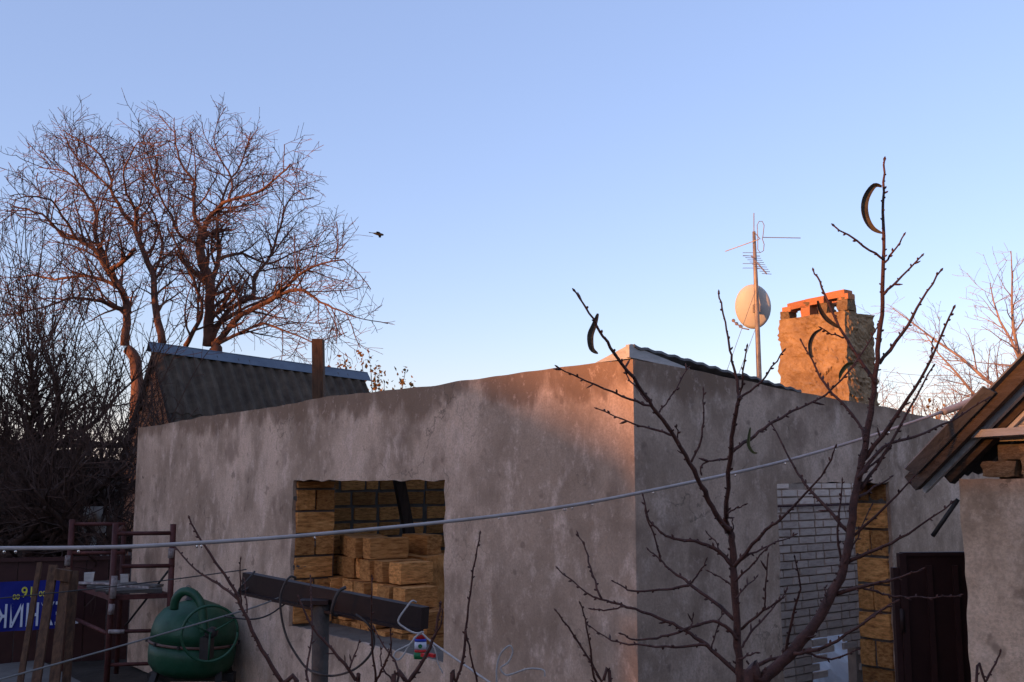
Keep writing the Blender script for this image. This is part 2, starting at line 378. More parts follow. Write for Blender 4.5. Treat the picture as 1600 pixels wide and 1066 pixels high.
# end wall blocks seen through the window
r = 0; z = .62
while z < 2.5:
    x = 1.7 + (.2 if r % 2 else 0)
    while x < 5.2:
        wd = rng.choice((.38,.38,.38,.19)); 
        inst('wall_block', rng.choice(LB), house, (x+wd/2, 8.5, z+.09), (wd-rng.uniform(0,.05), .06, .192-rng.uniform(0,.025)), (0, rng.uniform(-.03,.03), 0))
        x += wd + rng.uniform(.02, .045)
    z += .218; r += 1
# white brick partition beyond the doorway
part = MB(); part.box((5.1, 2.0, 1.66), (3.0, .1, 1.86)); part.box((4.02, 2.0, .42), (.84, .1, .6)); part.box((5.9, 2.0, .42), (1.4, .1, .6))
pw = part.build('brick_partition', WMORT, house, world=False)
r = 0; z = .16
while z < 2.5:
    x = 3.62 + (.13 if r % 2 else 0) + rng.uniform(-.01,.01)
    while x < 5.75:
        wd = .25 if rng.random() > .12 else .12
        hole = z < .68 - .9*abs(x+wd/2-4.9) + .08*math.sin(r*2.3)
        if not hole and not (z > 2.2 and 4.05 < x < 4.2):
            inst('brick', rng.choice(WB), pw, (x+wd/2, 1.946+rng.uniform(-.004,.004), z+.0325), (wd, .024, .064), (0, rng.uniform(-.012,.012), rng.uniform(-.015,.015)))
        x += wd + .02
    z += .0785; r += 1
MB().tube([Vector((3.6,1.9,2.03)), Vector((5.8,1.9,2.03))], .012, 6).build('steel_bar', RUSTRED, pw, world=False)
# roof over the right hand wall: fascia, sheets, pale wedge board
fa = MB(); fa.beam((.05, .13, rtop(0)+.05), (1.6, .13, rtop(1.6)-.005), .03, .06); fa.build('fascia_board', SLATE2, house, world=False)
ov = [(.045 + 1.02*k, .045 + 1.02*k + 1.1) for k in range(1)] + [(1.065, 1.7)]
for k, (xa, xb) in enumerate(ov):
    gr = []
    for i in range(0, 9):
        s_ = i/8*.5; row = []
        for q in range(37):
            x = xa + (xb-xa)*q/36
            row.append(Vector((x, .0+s_*.92 + (.03 if k==0 else rng.uniform(0,.006)), rtop(x)+.10-.05*x+.004*(k%2)+.005*math.sin(x*2*math.pi/.13) + .004*noise.noise(Vector((x*14,0,k))) - s_*.42)))
        gr.append(row)
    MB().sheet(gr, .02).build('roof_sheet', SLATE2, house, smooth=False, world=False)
wd = MB(); wd.v = [Vector(p) for p in ((.0,.03,3.045),(.55,.03,3.0),(.55,.03,3.012),(.0,.03,3.125),(.0,.06,3.045),(.55,.06,3.0),(.55,.06,3.012),(.0,.06,3.125))]
wd.f = [(0,1,2,3),(7,6,5,4),(0,4,5,1),(1,5,6,2),(2,6,7,3),(3,7,4,0)]
wd.build('wedge_board', WOODW, house, world=False)
gb = MB(); gb.v = [Vector(p) for p in ((.02,.04,3.04),(.02,.04,3.13),(.02,.36,3.04),(.05,.04,3.04),(.05,.04,3.13),(.05,.36,3.04))]
gb.f = [(0,1,2),(5,4,3),(0,3,4,1),(1,4,5,2),(2,5,3,0)]
gb.build('gable_board', WOODW, house, world=False)

# chimney
CHX, CHY0, CHY1 = 2.55, .16, .825
ch = thing('chimney', 'rough tan stucco chimney with broken red brick crown, lit orange', 'chimney', HL(CHX+.2, .48, 2.6), HA)
mb = MB(); rows = 60; sides = []
def ring(z, k):
    pts = []
    x0, x1, y0, y1 = CHX, CHX+.42, CHY0, CHY1
    w = .012*math.sin(k*.9); seq = []
    m = 32
    for i in range(m): seq.append((x0, y1-(y1-y0)*i/m))
    for i in range(18): seq.append((x0+(x1-x0)*i/18, y0))
    for i in range(m): seq.append((x1, y0+(y1-y0)*i/m))
    for i in range(18): seq.append((x1-(x1-x0)*i/18, y1))
    for (x, y) in seq:
        d = Vector((x-(x0+x1)/2, y-(y0+y1)/2, 0)); d.normalize()
        q = Vector((x, y, z)) + d*(noise.noise(Vector((x*7,y*7,z*7)))*.026 + abs(noise.noise(Vector((x*19,y*19,z*24))))*.034 + noise.noise(Vector((x*45,y*45,z*60)))*.010 - .012 + .008*math.sin(z*5+1) - (z-2.6)*.012)
        pts.append(q)
    return pts
ztop = 3.62; K = None
for k in range(rows+1):
    rr = ring(2.5 + (ztop-2.5)*k/rows, k); K = len(rr); mb.v += rr
for k in range(rows):
    for i in range(K): a = k*K+i; b = k*K+(i+1)%K; mb.f.append((b, a, a+K, b+K))
mb.f.append(tuple(rows*K+i for i in reversed(range(K))))
mb.v = [HL(*v) for v in mb.v]
mb.build('shaft', STUCCO, ch, smooth=False)
def chb(y, z, dy, dz, me, x=None, dx=.24, rz=0., ry=0.):
    xx = CHX+.14 if x is None else x
    p = Vector((xx-(CHX+.2), y-.48, z-2.6)); inst('crown_brick', me, ch, p, (dx, dy, dz), (ry, 0, rz))
SB = [block_mesh('stucco_lump', STUCCO, s+60, .075, 4) for s in range(3)]
for y, z, dy, dz, me in ((.755,3.655,.09,.07,SB[0]), (.55,3.66,.085,.09,RB[0]), (.385,3.665,.085,.09,SB[2]), (.205,3.68,.10,.11,SB[1])):
    chb(y, z, dy, dz, me, dx=.11, x=CHX+.07, ry=rng.uniform(-.05,.05))
    if y < .6: chb(y+.15, z, dy*.9, dz, me, dx=.10, x=CHX+.33, ry=rng.uniform(-.05,.05))
for y, z, me, a in ((.635,3.725,RB[0],-.06), (.455,3.735,RB[1],-.02), (.265,3.76,RB[2],-.03)):
    chb(y, z, .18, .058, me, dx=.11, x=CHX+.07, rz=rng.uniform(-.08,.08), ry=a); chb(min(.7,y+.15), z, .17, .055, me, dx=.11, x=CHX+.33, rz=rng.uniform(-.08,.08), ry=a)
for y, z, me in ((.735,3.70,RB[1]), (.55,3.715,SB[0]), (.19,3.735,RB[0])): chb(y, z, .085, .045, me, dx=.1, x=CHX+.065)

# antenna mast
mp = at(1186, 640, 12.6); mast = thing('antenna_mast', 'steel mast with satellite dish and television aerials behind the roof', 'antenna', (mp.x, mp.y, 0))
YM = 12.6
MB().tube([Vector((mp.x+.02, YM, 0)), at(1186,582,YM), at(1181,440,YM), at(1178,362,YM)], [.033,.033,.028,.02], 8).build('pole', STEEL, mast, True)
MB().tube([at(1178,365,YM-.03), at(1178,333,YM-.03)], .006, 5).build('whip_aerial', STEEL, mast)
# loop dipole
lp = [(1184,372),(1183,352),(1186,346),(1191,346),(1194,352),(1192,370),(1191,373),(1194,382),(1193,392),(1188,395),(1184,390),(1184,372)]
lo = MB().tube([at(x,y,YM-.1) for x,y in lp], .005, 5).build('loop_aerial', STEEL, mast)
for a, b in (((1133,393),(1186,374)), ((1192,371),(1251,372)), ((1178,362),(1188,374))):
    MB().tube([at(*a,YM-.1+.25*(a[0]<1150)), at(*b,YM-.1)], .0055, 5).build('rod', STEEL, lo)
yb = MB().tube([at(1174,400,YM+.1), at(1198,428,YM-.9)], .009, 5).build('yagi_boom', STEEL, mast)
for i in range(9):
    t = i/8; c = at(1174,400,YM+.1).lerp(at(1198,428,YM-.9), t); hw = .11-.05*t
    MB().tube([c+Vector((-hw,-.02,0)), c+Vector((hw,.02,0))], .0035, 4).build('rod', STEEL, yb)
for dy in (-13,-8,4,11):
    c = at(1174,408+dy,YM+.12); MB().tube([c+Vector((-.11,0,0)), c+Vector((.11,0,0))], .0035, 4).build('rod', STEEL, yb)
dc = at(1176,480,YM+.12); face = (Vector((.30,.9,.25))).normalized()
q = face.to_track_quat('Z','Y').to_matrix()
prof = [(.001,0),(.08,.004),(.16,.016),(.23,.034),(.272,.05),(.278,.05),(.278,.043),(.235,.022),(.16,.004),(.08,-.008),(.001,-.012)]
dish = MB().lathe(prof, dc, 32, q @ Matrix.Diagonal((.80,1.02,1))).build('satellite_dish', DISHM, mast, True)
MB().tube([at(1170,515,YM+.1), at(1160,513,YM+.3), at(1146,502,YM+.62)], .009, 6).build('feed_arm', STEEL, dish)
for x, y in ((1146,501),(1151,506),(1157,510)): MB().lathe([(.001,-.03),(.02,-.03),(.024,.0),(.016,.03),(.001,.03)], at(x,y,YM+.6), 10, q).build('receiver_head', STEEL, dish)
MB().box(at(1182,482,YM+.03), (.07,.1,.1)).build('bracket', STEEL, dish)
for a, b in (((1180,455),(1146,545)), ((1180,515),(1160,560))):
    MB().tube([at(*a,YM-.05), at(b[0]-30,b[1]+90,YM-.4)], .003, 4).build('guy_wire', WIREG, mast)

# ------------------------------------------------------------------ loose blocks piled behind the window
ORD = ['first','second','third','fourth','fifth','sixth','seventh','eighth','ninth','tenth','eleventh','twelfth','thirteenth']
cols_ = 10; topz = [1.76,1.76,1.76,1.76,1.76,1.76,1.57,1.57,1.37,1.17]
rgb = random.Random(12)
ys = [4.97 - .205*k for k in range(cols_)]
for k, y in enumerate(ys):
    z = .58; lev = [] 
    while z < topz[k]-.1: lev.append(z); z += .196
    for li, z in enumerate(reversed(lev)):
        dx = rgb.uniform(-.10,.08); turn = rgb.uniform(-.13,.13)
        long_ = .39
        xx = .70 + dx - .02*li
        o = inst('limestone_block', rgb.choice(LB), None, HL(xx, y+rgb.uniform(-.008,.008), z+.097), (long_*rgb.uniform(.9,1.05), .192*rgb.uniform(.86,1.0), .19*rgb.uniform(.93,1.01)), (0,0,HA+turn))
        tag(o, 'loose yellow limestone block behind the window, %s column from the left, %s from its top' % (ORD[k], ORD[li]), 'block', 'loose limestone blocks piled behind the window')
# supporting plinth of the pile inside the room (hidden below the sill)
ped = MB(); ped.box((.74, 4.0, .33), (.5, 2.3, .46)); ped.build('block_plinth', MORTAR, house, world=False)
o = inst('limestone_block', LB[2], None, HL(1.25, 4.2, 1.66), (.19,.39,.19), (0,0,HA+.1)); 
tag(o, 'pale limestone block lying crosswise behind the top row of the window pile', 'block', 'loose limestone blocks piled behind the window')
inst('plinth_block', LB[1], house, (1.25, 4.2, .84), (.4,.8,1.44))
t = MB().beam(HL(1.62,4.85,1.3), HL(1.35,4.95,2.72), .16, .1, jit=.008, rng=rng).build('timber_prop', WOODD); tag(t, 'dark timber prop leaning inside the window above the block pile', 'timber')

# ------------------------------------------------------------------ trees
def rand_unit(rg):
    while True:
        v = Vector((rg.uniform(-1,1), rg.uniform(-1,1), rg.uniform(-1,1)))
        if .05 < v.length < 1: return v.normalized()
def smooth_pts(pts, sub=3):
    out = []
    for i in range(len(pts)-1):
        p0 = pts[max(i-1,0)]; p1 = pts[i]; p2 = pts[i+1]; p3 = pts[min(i+2,len(pts)-1)]
        for k in range(sub):
            t = k/sub
            out.append(.5*((2*p1)+(p2-p0)*t+(2*p0-5*p1+4*p2-p3)*t*t+(3*p1-p0-3*p2+p3)*t**3))
    return out + [pts[-1]]
def spawn(mb, pts, rads, lev, rg, spec):
    """side branches along a polyline; spec: per-level (spacing, length lo, hi, segments, sides, min radius, up)"""
    if lev >= len(spec): return
    sp, llo, lhi, seg, sides, rmin, up, t0 = spec[lev]
    L = sum((pts[i+1]-pts[i]).length for i in range(len(pts)-1)); d = L*t0 + rg.uniform(0, sp); 
    while d < L:
        acc = 0
        for i in range(len(pts)-1):
            sl = (pts[i+1]-pts[i]).length
            if acc + sl >= d: break
            acc += sl
        f = (d-acc)/max(sl,1e-6); p = pts[i].lerp(pts[i+1], f); r = rads[i]*(1-f)+rads[i+1]*f
        tan = (pts[i+1]-pts[i]).normalized(); side = tan.cross(rand_unit(rg)).normalized()
        dr = (tan*rg.uniform(.45,.95) + side*rg.uniform(.6,1.0) + Vector((0,0,up))).normalized()
        ln = rg.uniform(llo, lhi)*(1.1-.55*d/L); step = ln/seg; q = p.copy(); bp = [q.copy()]; r1 = max(rmin, min(r*.62, r*.4+.008)); br = [r1]
        for s in range(seg):
            dr = (dr + rand_unit(rg)*.22 + Vector((0,0,up*.3))).normalized(); q = q + dr*step; bp.append(q.copy()); br.append(max(rmin*.8, r1*(1-.78*(s+1)/seg)))
        mb.tube(bp, br, sides, False)
        spawn(mb, bp, br, lev+1, rg, spec)
        d += sp*rg.uniform(.6, 1.4)
def big_tree(name, label, root, trunk, limbs, Y, spec, seed, bark, r_trunk, group=None):
    rg = random.Random(seed); t = thing(name, label, 'tree', ground_pt(root), 0, group)
    tr = smooth_pts([ground_pt(root)-Vector((0,0,.1))]+trunk, 3); n_ = len(tr)
    MB().tube(tr, [r_trunk*(1.25-.45*i/(n_-1)) for i in range(n_)], 9).build('trunk', bark, t, True)
    tw = MB()
    for pts, r0, r1 in limbs:
        P_ = smooth_pts(pts, 3); n_ = len(P_); rr = [1.0*(r0+(r1-r0)*(i/(n_-1))**.7) for i in range(n_)]
        P_ = [p + rand_unit(rg)*min(.02, rr[i]) if 0 < i < n_-1 else p for i, p in enumerate(P_)]
        MB().tube(P_, rr, 6).build('limb', bark, t, True)
        spawn(tw, P_, rr, 0, rg, spec)
    tw.build('crown', bark, t)['label'] = 'dense mesh of fine bare twigs'
    return t
def Zc(cx, cy, Y): return at((560+(cx-560)*.94)*.3875, 130+(1060-(1060-cy)*.89)*.3875, Y)
def limb(pts, Y, dY, r0, r1): 
    n_ = len(pts); return ([Zc(x, y, Y + dY*i/(n_-1)) for i, (x, y) in enumerate(pts)], r0, r1)
YT = 23.0
specW = [(.19, .65, 1.65, 6, 4, .012, .08, .08), (.18, .4, 1.0, 5, 3, .0075, .07, .08), (.125, .2, .55, 3, 3, .0058, .02, .08)]
A = [limb([(855,1060),(862,900),(868,780),(835,690),(822,600),(830,540)], YT, 0, 0.124, 0.104),
     limb([(830,540),(880,455),(945,400),(1040,375),(1130,320),(1210,235)], YT, -1.5, 0.068, 0.016),
     limb([(830,540),(800,480),(795,380),(800,320),(740,230),(720,150),(710,60)], YT, 1.0, 0.062, 0.012),
     limb([(868,780),(900,680),(905,600),(900,480),(940,330),(1000,230),(1040,90)], YT, 1.5, 0.074, 0.012),
     limb([(900,670),(1000,640),(1110,690),(1210,640),(1330,600)], YT+.3, 2.0, 0.050, 0.012),
     limb([(870,1040),(940,900),(1050,830),(1060,740),(1130,640),(1165,520),(1200,400),(1280,340)], YT, 2.0, 0.081, 0.012),
     limb([(890,1050),(1000,920),(1130,850),(1215,770),(1300,700),(1440,670)], YT, -1.5, 0.087, 0.014),
     limb([(1130,850),(1250,800),(1340,860),(1420,900),(1490,930)], YT-.7, -1.5, 0.043, 0.012),
     limb([(760,1060),(810,960),(830,870),(770,700),(700,560),(680,500)], YT, -2, 0.062, 0.012),
     limb([(822,600),(740,560),(700,470),(650,380),(600,200),(570,100)], YT, -1.5, 0.043, 0.010),
     limb([(880,1060),(1000,1000),(1100,960),(1200,1000),(1330,1050)], YT, -1, 0.050, 0.012),
     limb([(945,400),(960,300),(900,200),(880,110)], YT-.5, .8, 0.037, 0.010)]
spec_more = specW
big_tree('bare_tree', 'wide bare tree rising directly behind the dark slate roof', at(335,640,YT), [at(338,580,YT), at(333,541,YT)], A, YT, specW, 5, BARK, .15, 'bare trees on the left')
YB = 22.0
B = [limb([(500,1058),(510,900),(480,800),(430,720),(370,620),(300,580),(230,560),(170,480),(80,440),(10,430)], YB, -1.0, 0.105, 0.012),
     limb([(660,1050),(630,880),(620,740),(560,590),(540,520),(490,450),(440,350),(440,290),(390,190),(310,130),(250,95)], YB, 1.2, 0.093, 0.010),
     limb([(430,720),(370,540),(375,450),(320,350),(250,270),(130,250)], YB-.4, 1.4, 0.062, 0.011),
     limb([(430,720),(500,670),(545,620)], YB-.4, -.5, 0.056, 0.040),
     limb([(545,540),(550,450),(510,370),(500,250),(560,130)], YB+.6, -1.6, 0.056, 0.010),
     limb([(480,800),(400,760),(300,740),(200,760),(90,740),(10,780)], YB-.2, 1.5, 0.056, 0.011),
     limb([(510,900),(400,860),(280,840),(160,880),(20,920)], YB, -2, 0.056, 0.011),
     limb([(300,580),(230,470),(180,400),(100,380),(20,400)], YB-.6, -1.5, 0.037, 0.010),
     limb([(620,740),(660,640),(640,500),(600,400),(640,300)], YB+.4, 1.5, 0.043, 0.010),
     limb([(440,350),(350,260),(280,190),(250,120)], YB+.7, 1, 0.031, 0.010)]
big_tree('bare_tree', 'bare tree with two forked trunks left of the slate roof', at(210,660,YB), [at(215,600,YB), at(198,545,YB)], B, YB, specW, 8, BARK, .13, 'bare trees on the left')

# fruit tree with water sprouts, and the thicket in front of it
def sprout_tree(name, label, px, Y, seed, h, nl, nsp, bark, width, up=.5):
    rg = random.Random(seed); base = ground_pt(at(px, 900, Y)); t = thing(name, label, 'tree', base, 0, 'bare trees on the left')
    hh = h*.33; top = base + Vector((rg.uniform(-.2,.2), 0, hh))
    P_ = smooth_pts([base-Vector((0,0,.1)), base+Vector((.05,0,hh*.5)), top], 3); MB().tube(P_, [.13-.04*i/(len(P_)-1) for i in range(len(P_))], 8).build('trunk', bark, t, True)
    tw = MB()
    for k in range(nl):
        a = 6.283*k/nl + rg.uniform(-.3,.3); d = Vector((math.cos(a), math.sin(a), rg.uniform(.25,.7))).normalized(); p = top.copy() if k % 3 else P_[3].copy(); pts = [p.copy()]
        for s in range(6): d = (d + rand_unit(rg)*.3 + Vector((0,0,.1))).normalized(); p = p + d*width/6; pts.append(p.copy())
        pts = smooth_pts(pts, 2); rr = [.065*(1-.8*i/(len(pts)-1)) for i in range(len(pts))]
        MB().tube(pts, rr, 6).build('limb', bark, t, True)
        for s in range(nsp):
            q = pts[rg.randrange(3, len(pts))]; d = Vector((rg.uniform(-.7,.7), rg.uniform(-.7,.7), rg.uniform(.5,1))).normalized(); ln = rg.uniform(.25, 1)*h*.45; w = [q.copy()]
            for z in range(5): d = (d + rand_unit(rg)*.2 + Vector((0,0,.12))).normalized(); q = q + d*ln/5; w.append(q.copy())
            rr2 = [.011*(1-.65*z/5) for z in range(6)]; tw.tube(w, rr2, 3, False)
            spawn(tw, w, rr2, 0, rg, [(.15, .15, .6, 3, 3, .005, .12, .1)])
        spawn(tw, pts, rr, 0, rg, [(.10, .4, 1.4, 4, 3, .008, .12, .12), (.14, .2, .6, 3, 3, .006, .06, .1)])
    tw.build('crown', bark, t)['label'] = 'tangle of upright bare shoots'
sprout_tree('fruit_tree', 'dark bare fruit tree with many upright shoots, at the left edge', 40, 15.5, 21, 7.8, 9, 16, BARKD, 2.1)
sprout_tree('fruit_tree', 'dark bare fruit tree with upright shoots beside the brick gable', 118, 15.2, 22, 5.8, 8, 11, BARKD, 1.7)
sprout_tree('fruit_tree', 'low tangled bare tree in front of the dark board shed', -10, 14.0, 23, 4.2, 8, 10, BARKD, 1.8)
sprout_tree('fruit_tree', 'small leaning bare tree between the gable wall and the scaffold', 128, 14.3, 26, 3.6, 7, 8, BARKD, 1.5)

# far bare trees on the right
def far_tree(label, px, Y, h, spread, seed, name='bare_tree', lean=0, group='far bare trees on the right'):
    rg = random.Random(seed); base = ground_pt(at(px, 700, Y)); t = thing(name, label, 'tree', base, 0, group)
    trunk = [base-Vector((0,0,.1)), base+Vector((lean*.3,0,h*.2)), base+Vector((lean*.5,0,h*.38))]; P_ = smooth_pts(trunk, 3)
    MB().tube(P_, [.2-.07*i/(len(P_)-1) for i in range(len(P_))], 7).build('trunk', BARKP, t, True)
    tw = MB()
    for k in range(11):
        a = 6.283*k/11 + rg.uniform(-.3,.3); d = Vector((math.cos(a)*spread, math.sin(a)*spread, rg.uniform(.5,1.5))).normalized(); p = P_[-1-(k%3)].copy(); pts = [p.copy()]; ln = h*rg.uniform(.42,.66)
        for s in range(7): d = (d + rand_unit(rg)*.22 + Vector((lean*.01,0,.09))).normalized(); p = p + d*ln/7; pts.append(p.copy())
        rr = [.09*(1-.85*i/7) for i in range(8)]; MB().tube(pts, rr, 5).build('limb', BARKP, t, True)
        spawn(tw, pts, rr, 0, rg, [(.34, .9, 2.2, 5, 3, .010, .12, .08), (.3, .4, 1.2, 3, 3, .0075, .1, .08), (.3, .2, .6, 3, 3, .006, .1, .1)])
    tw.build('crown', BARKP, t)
far_tree('pale bare tree behind the chimney, low and spreading', 1400, 30, 6.2, 1.2, 31)
far_tree('tall pale bare tree at the right edge above the hut roof', 1650, 31, 10.5, .85, 33)
far_tree('short pale bare tree just left of the hut eave', 1540, 40, 6.6, .8, 35)
# leafy bushes
def leafy(label, px, Y, top, w, seed, nleaf):
    rg = random.Random(seed); base = ground_pt(at(px, 700, Y)); t = thing('leafy_bush', label, 'bush', base, 0, 'bushes with rusty leaves')
    H = at(px, top, Y).z; st = MB(); lf = MB()
    for k in range(16):
        a = rg.uniform(0, 6.283); tip = base + Vector((math.cos(a)*w*rg.uniform(.2,1), math.sin(a)*w*rg.uniform(.2,1), H*rg.uniform(.72,1)))
        pts = smooth_pts([base, base.lerp(tip,.5)+Vector((0,0,H*.12)), tip], 4); rr = [.03*(1-.8*i/(len(pts)-1)) for i in range(len(pts))]; st.tube(pts, rr, 4, False)
        for i in range(nleaf//16):
            p = pts[rg.randrange(len(pts)//2, len(pts))] + rand_unit(rg)*w*.28*rg.random(); u = rand_unit(rg)*rg.uniform(.04,.08); v = u.cross(rand_unit(rg)).normalized()*u.length*.55; b = len(lf.v)
            nn = u.cross(v).normalized()*.012
            lf.v += [p-u, p+v+nn, p+u, p-v+nn]; lf.f.append((b,b+1,b+2,b+3))
    st.build('stem', BARKD, t); lf.build('foliage', LEAFO, t)
leafy('rusty leaved bush peeking over the plaster wall beside the timber post', 595, 24, 560, 1.1, 41, 900)
leafy('small rusty leaved bush behind the wall at the far right', 1445, 26, 628, 1.2, 42, 500)

# ------------------------------------------------------------------ neighbour's outhouse with slate roof
ap = at(243, 548, 17.0); rd = Vector((.77, .64, 0)).normalized(); sd = Vector((.64, -.77, 0)).normalized()
oh = thing('brick_outhouse', 'brick outhouse with dark slate roof and blue ridge strip', 'outhouse', ground_pt(ap))
L_ = 6.0; ridge_drop = .055; W_ = 1.75; SL = 1.35   # half width, slope (rise per run)
def RP(s, w): # on the near roof slope
    return ap + rd*s - Vector((0,0,ridge_drop*s)) + sd*w - Vector((0,0,w*SL))
ov_ = .06
for row, (wa, wb) in enumerate(((0.0, .82), (.74, 1.6))):
    for k in range(4):
        gr = []
        for i in range(5):
            w = wa + (wb-wa)*i/4; r_ = []
            for q in range(31):
                s = -.05 + k*1.0 + 1.06*q/30
                r_.append(RP(s, w) + (sd*.8+Vector((0,0,.6))).normalized()*(.03+.028*math.sin(s*2*math.pi/.2) + (.02 if row == 0 else 0) + .004*(k%2)))
            gr.append(r_)
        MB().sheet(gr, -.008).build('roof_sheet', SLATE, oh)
far = MB(); 
def RF(s, w): return ap + rd*s - Vector((0,0,ridge_drop*s)) - sd*w - Vector((0,0,w*SL))
far.sheet([[RF(-.05+.68*q, w) for q in range(7)] for w in (0,1.6)], .02); far.build('far_roof_slope', SLATE, oh)
rc = MB(); rc.sheet([[RP(-.12+.71*q, -.02)+Vector((0,0,.11)) for q in range(7)], [RP(-.12+.71*q, .13)+Vector((0,0,.13)) for q in range(7)]], .006)
rc.sheet([[RF(-.12+.71*q, .1)+Vector((0,0,.12)) for q in range(7)], [RF(-.12+.71*q, -.005)+Vector((0,0,.12)) for q in range(7)]], .006)
rc.build('ridge_strip', GREENPAINT, oh)
gw = MB(); 
for s in (.05, 3.75):
    b = len(gw.v); base = [ap + rd*s - sd*1.3, ap + rd*s + sd*1.3]; eave = 1.3*SL
    for off in (0, .2):
        o_ = rd*off
        gw.v += [Vector((base[0].x,base[0].y,0))+o_, Vector((base[1].x,base[1].y,0))+o_, base[1]-Vector((0,0,eave+.06))+o_, ap+rd*s-Vector((0,0,.05+ridge_drop*s))+o_, base[0]-Vector((0,0,eave+.06))+o_]
    gw.f += [(b+4,b+3,b+2,b+1,b),(b+5,b+6,b+7,b+8,b+9)] + [(b+i,b+(i+1)%5,b+5+(i+1)%5,b+5+i) for i in range(5)]
gw.build('gable_wall', mat('orange_brick_gable', (.36,.17,.10), (.58,.34,.23), 3, .9, .3, c3=(.38,.19,.12), stretch=(1,1,2)), oh)
sw = MB(); a = ap + sd*1.28 + rd*.3; b = ap + sd*1.28 + rd*3.7; sw.beam(Vector((a.x,a.y,1.05)), Vector((b.x,b.y,1.05)), .2, 2.1); sw.build('side_wall', CONC, oh)
br_me = RB[0]
vg = MB(); 
for sg in (1, -1):
    f_ = RP if sg == 1 else RF
    vg.beam(f_(-.03, .02)-Vector((0,0,.04)), f_(-.03, 1.55)-Vector((0,0,.04)), .03, .1)
vg.build('verge_board', WOODD, oh)
# brick courses of the gable that can be told apart
zb = 2.15; r = 0
while zb < ap.z - .2:
    half = min(1.28, (ap.z - zb - .12)/SL - .03); w = -half + (.13 if r%2 else 0)
    while w + .24 < half:
        p = ap + rd*.035 + sd*(w+.12); inst('brick', RB[rng.randrange(3)], oh, Vector((p.x, p.y, zb+.05)) - oh.location, (.25,.05,.085), (0,0,math.atan2(sd.y, sd.x)))
        w += .262
    zb += .1; r += 1
o = MB().beam(at(506,640,14.3)-Vector((0,0,1.6)), at(497,531,14.3), .17, .15, jit=.01, rng=rng).build('timber_post', WOOD); tag(o, 'weathered brown timber post standing up behind the plaster wall', 'post')

# ------------------------------------------------------------------ left yard
sh = thing('board_shed', 'dark board shed behind the tangled trees at the left edge', 'shed', ground_pt(at(40,800,17.6)))
x0 = at(-190,700,17.6).x; x1 = at(118,700,17.6).x; zt = at(0,694,17.6).z
k = 0; x = x0
while x < x1: MB().box((x+.085, 17.6+rng.uniform(0,.02), zt/2-.05), (.165, .03, zt-.1)).build('board', WOODD, sh); x += .172
MB().box(((x0+x1)/2, 18.9, zt/2-.1), (x1-x0, 2.4, zt-.25)).build('body', WOODD, sh)
MB().beam(((x0-.2), 18.6, zt+.03), ((x1+.2), 18.6, zt+.03), 2.6, .06).build('roof', SLATE, sh)
# picket fence pieces and pale rusty sheet
def picket(px, i): 
    p = at(px, 872, 14.0); o = MB().box((p.x, 14.0, .75), (.055, .02, 1.1+.04*(i%2))).build('fence_picket', PIPEW, fence); return o
fence = thing('picket_fence', 'short grey picket fence beside the wall corner', 'fence', ground_pt(at(170,900,14.0)))
for i, px in enumerate((158,167,176,185,194,203)): picket(px, i)
MB().box((at(180,885,14.03).x, 14.03, 1.0), (.5,.03,.06)).build('rail', WOODD, fence)
p = at(141, 850, 14.6); o = MB().beam(Vector((p.x,14.5,.4)), Vector((p.x,14.75,at(141,792,14.6).z)), .34, .02, up=Vector((0,-1,0))).build('rusty_sheet', RUSTSHEET); tag(o, 'rust stained white metal sheet standing beneath the brick gable', 'metal sheet')
pa = at(-120, 890, 12.9); pb = at(205, 890, 13.6); 
mf = thing('maroon_fence', 'dark maroon sheet metal fence behind the blue banner', 'fence', ground_pt((pa+pb)/2))
for i in range(9):
    a = pa.lerp(pb, i/9); b = pa.lerp(pb, (i+1)/9-.004); zt = at(100,877,13.2).z
    MB().beam(Vector((a.x,a.y,zt/2)), Vector((b.x,b.y,zt/2)), .02, zt).build('panel', MAROON, mf)
MB().beam(Vector((pa.x,pa.y-.03,zt+.02)), Vector((pb.x,pb.y-.03,zt+.02)), .05, .05).build('rail', MAROON, mf)
# banner, hung upside down
ba = at(-70, 945, 11.9); bb = at(119, 945, 12.5); bd = (bb-ba); bd.z = 0; bl = bd.length; bd.normalize(); bn = Vector((bd.y, -bd.x, 0)); zt = at(60,907,12.3).z; zb = at(60,984,12.3).z
bann = thing('banner', 'blue vinyl banner with yellow and white print, hung upside down', 'banner', ground_pt((ba+bb)/2))
gr = []
for i in range(9):
    z = zt + (zb-zt)*i/8; gr.append([ba + bd*bl*q/20 + Vector((0,0,z-ba.z)) + bn*(.015*math.sin(q*.8+i*.5)*(i/8)) for q in range(21)])
MB().sheet(gr, .003).build('vinyl', BLUE, bann)
def text(body, size, px, py, m, sx=1.0):
    cu = bpy.data.curves.new('text', 'FONT'); cu.body = body; cu.size = size; cu.extrude = .0015; cu.offset = size*.008; cu.align_x = 'CENTER'; cu.align_y = 'CENTER'
    tmp = bpy.data.objects.new('tmp', cu); col.objects.link(tmp); bpy.context.view_layer.update()
    me = bpy.data.meshes.new_from_object(tmp.evaluated_get(bpy.context.evaluated_depsgraph_get())); bpy.data.objects.remove(tmp)
    me.materials.clear(); me.materials.append(m)
    f = (px+70)/189.0; c = ba + bd*bl*f + bn*.022; c.z = at(px, py, 11.9+.6*f).z
    M3 = Matrix((bd, Vector((0,0,1)), bn)).transposed() @ Matrix.Rotation(math.pi, 3, 'Z')
    for v in me.vertices: v.co = (M3 @ Vector((v.co.x*sx, v.co.y, v.co.z))) + c - bann.location
    o = bpy.data.objects.new('lettering', me); col.objects.link(o); o.parent = bann
text('ТЕХНИКИ', .36, 45, 957, WHITEP, .62)
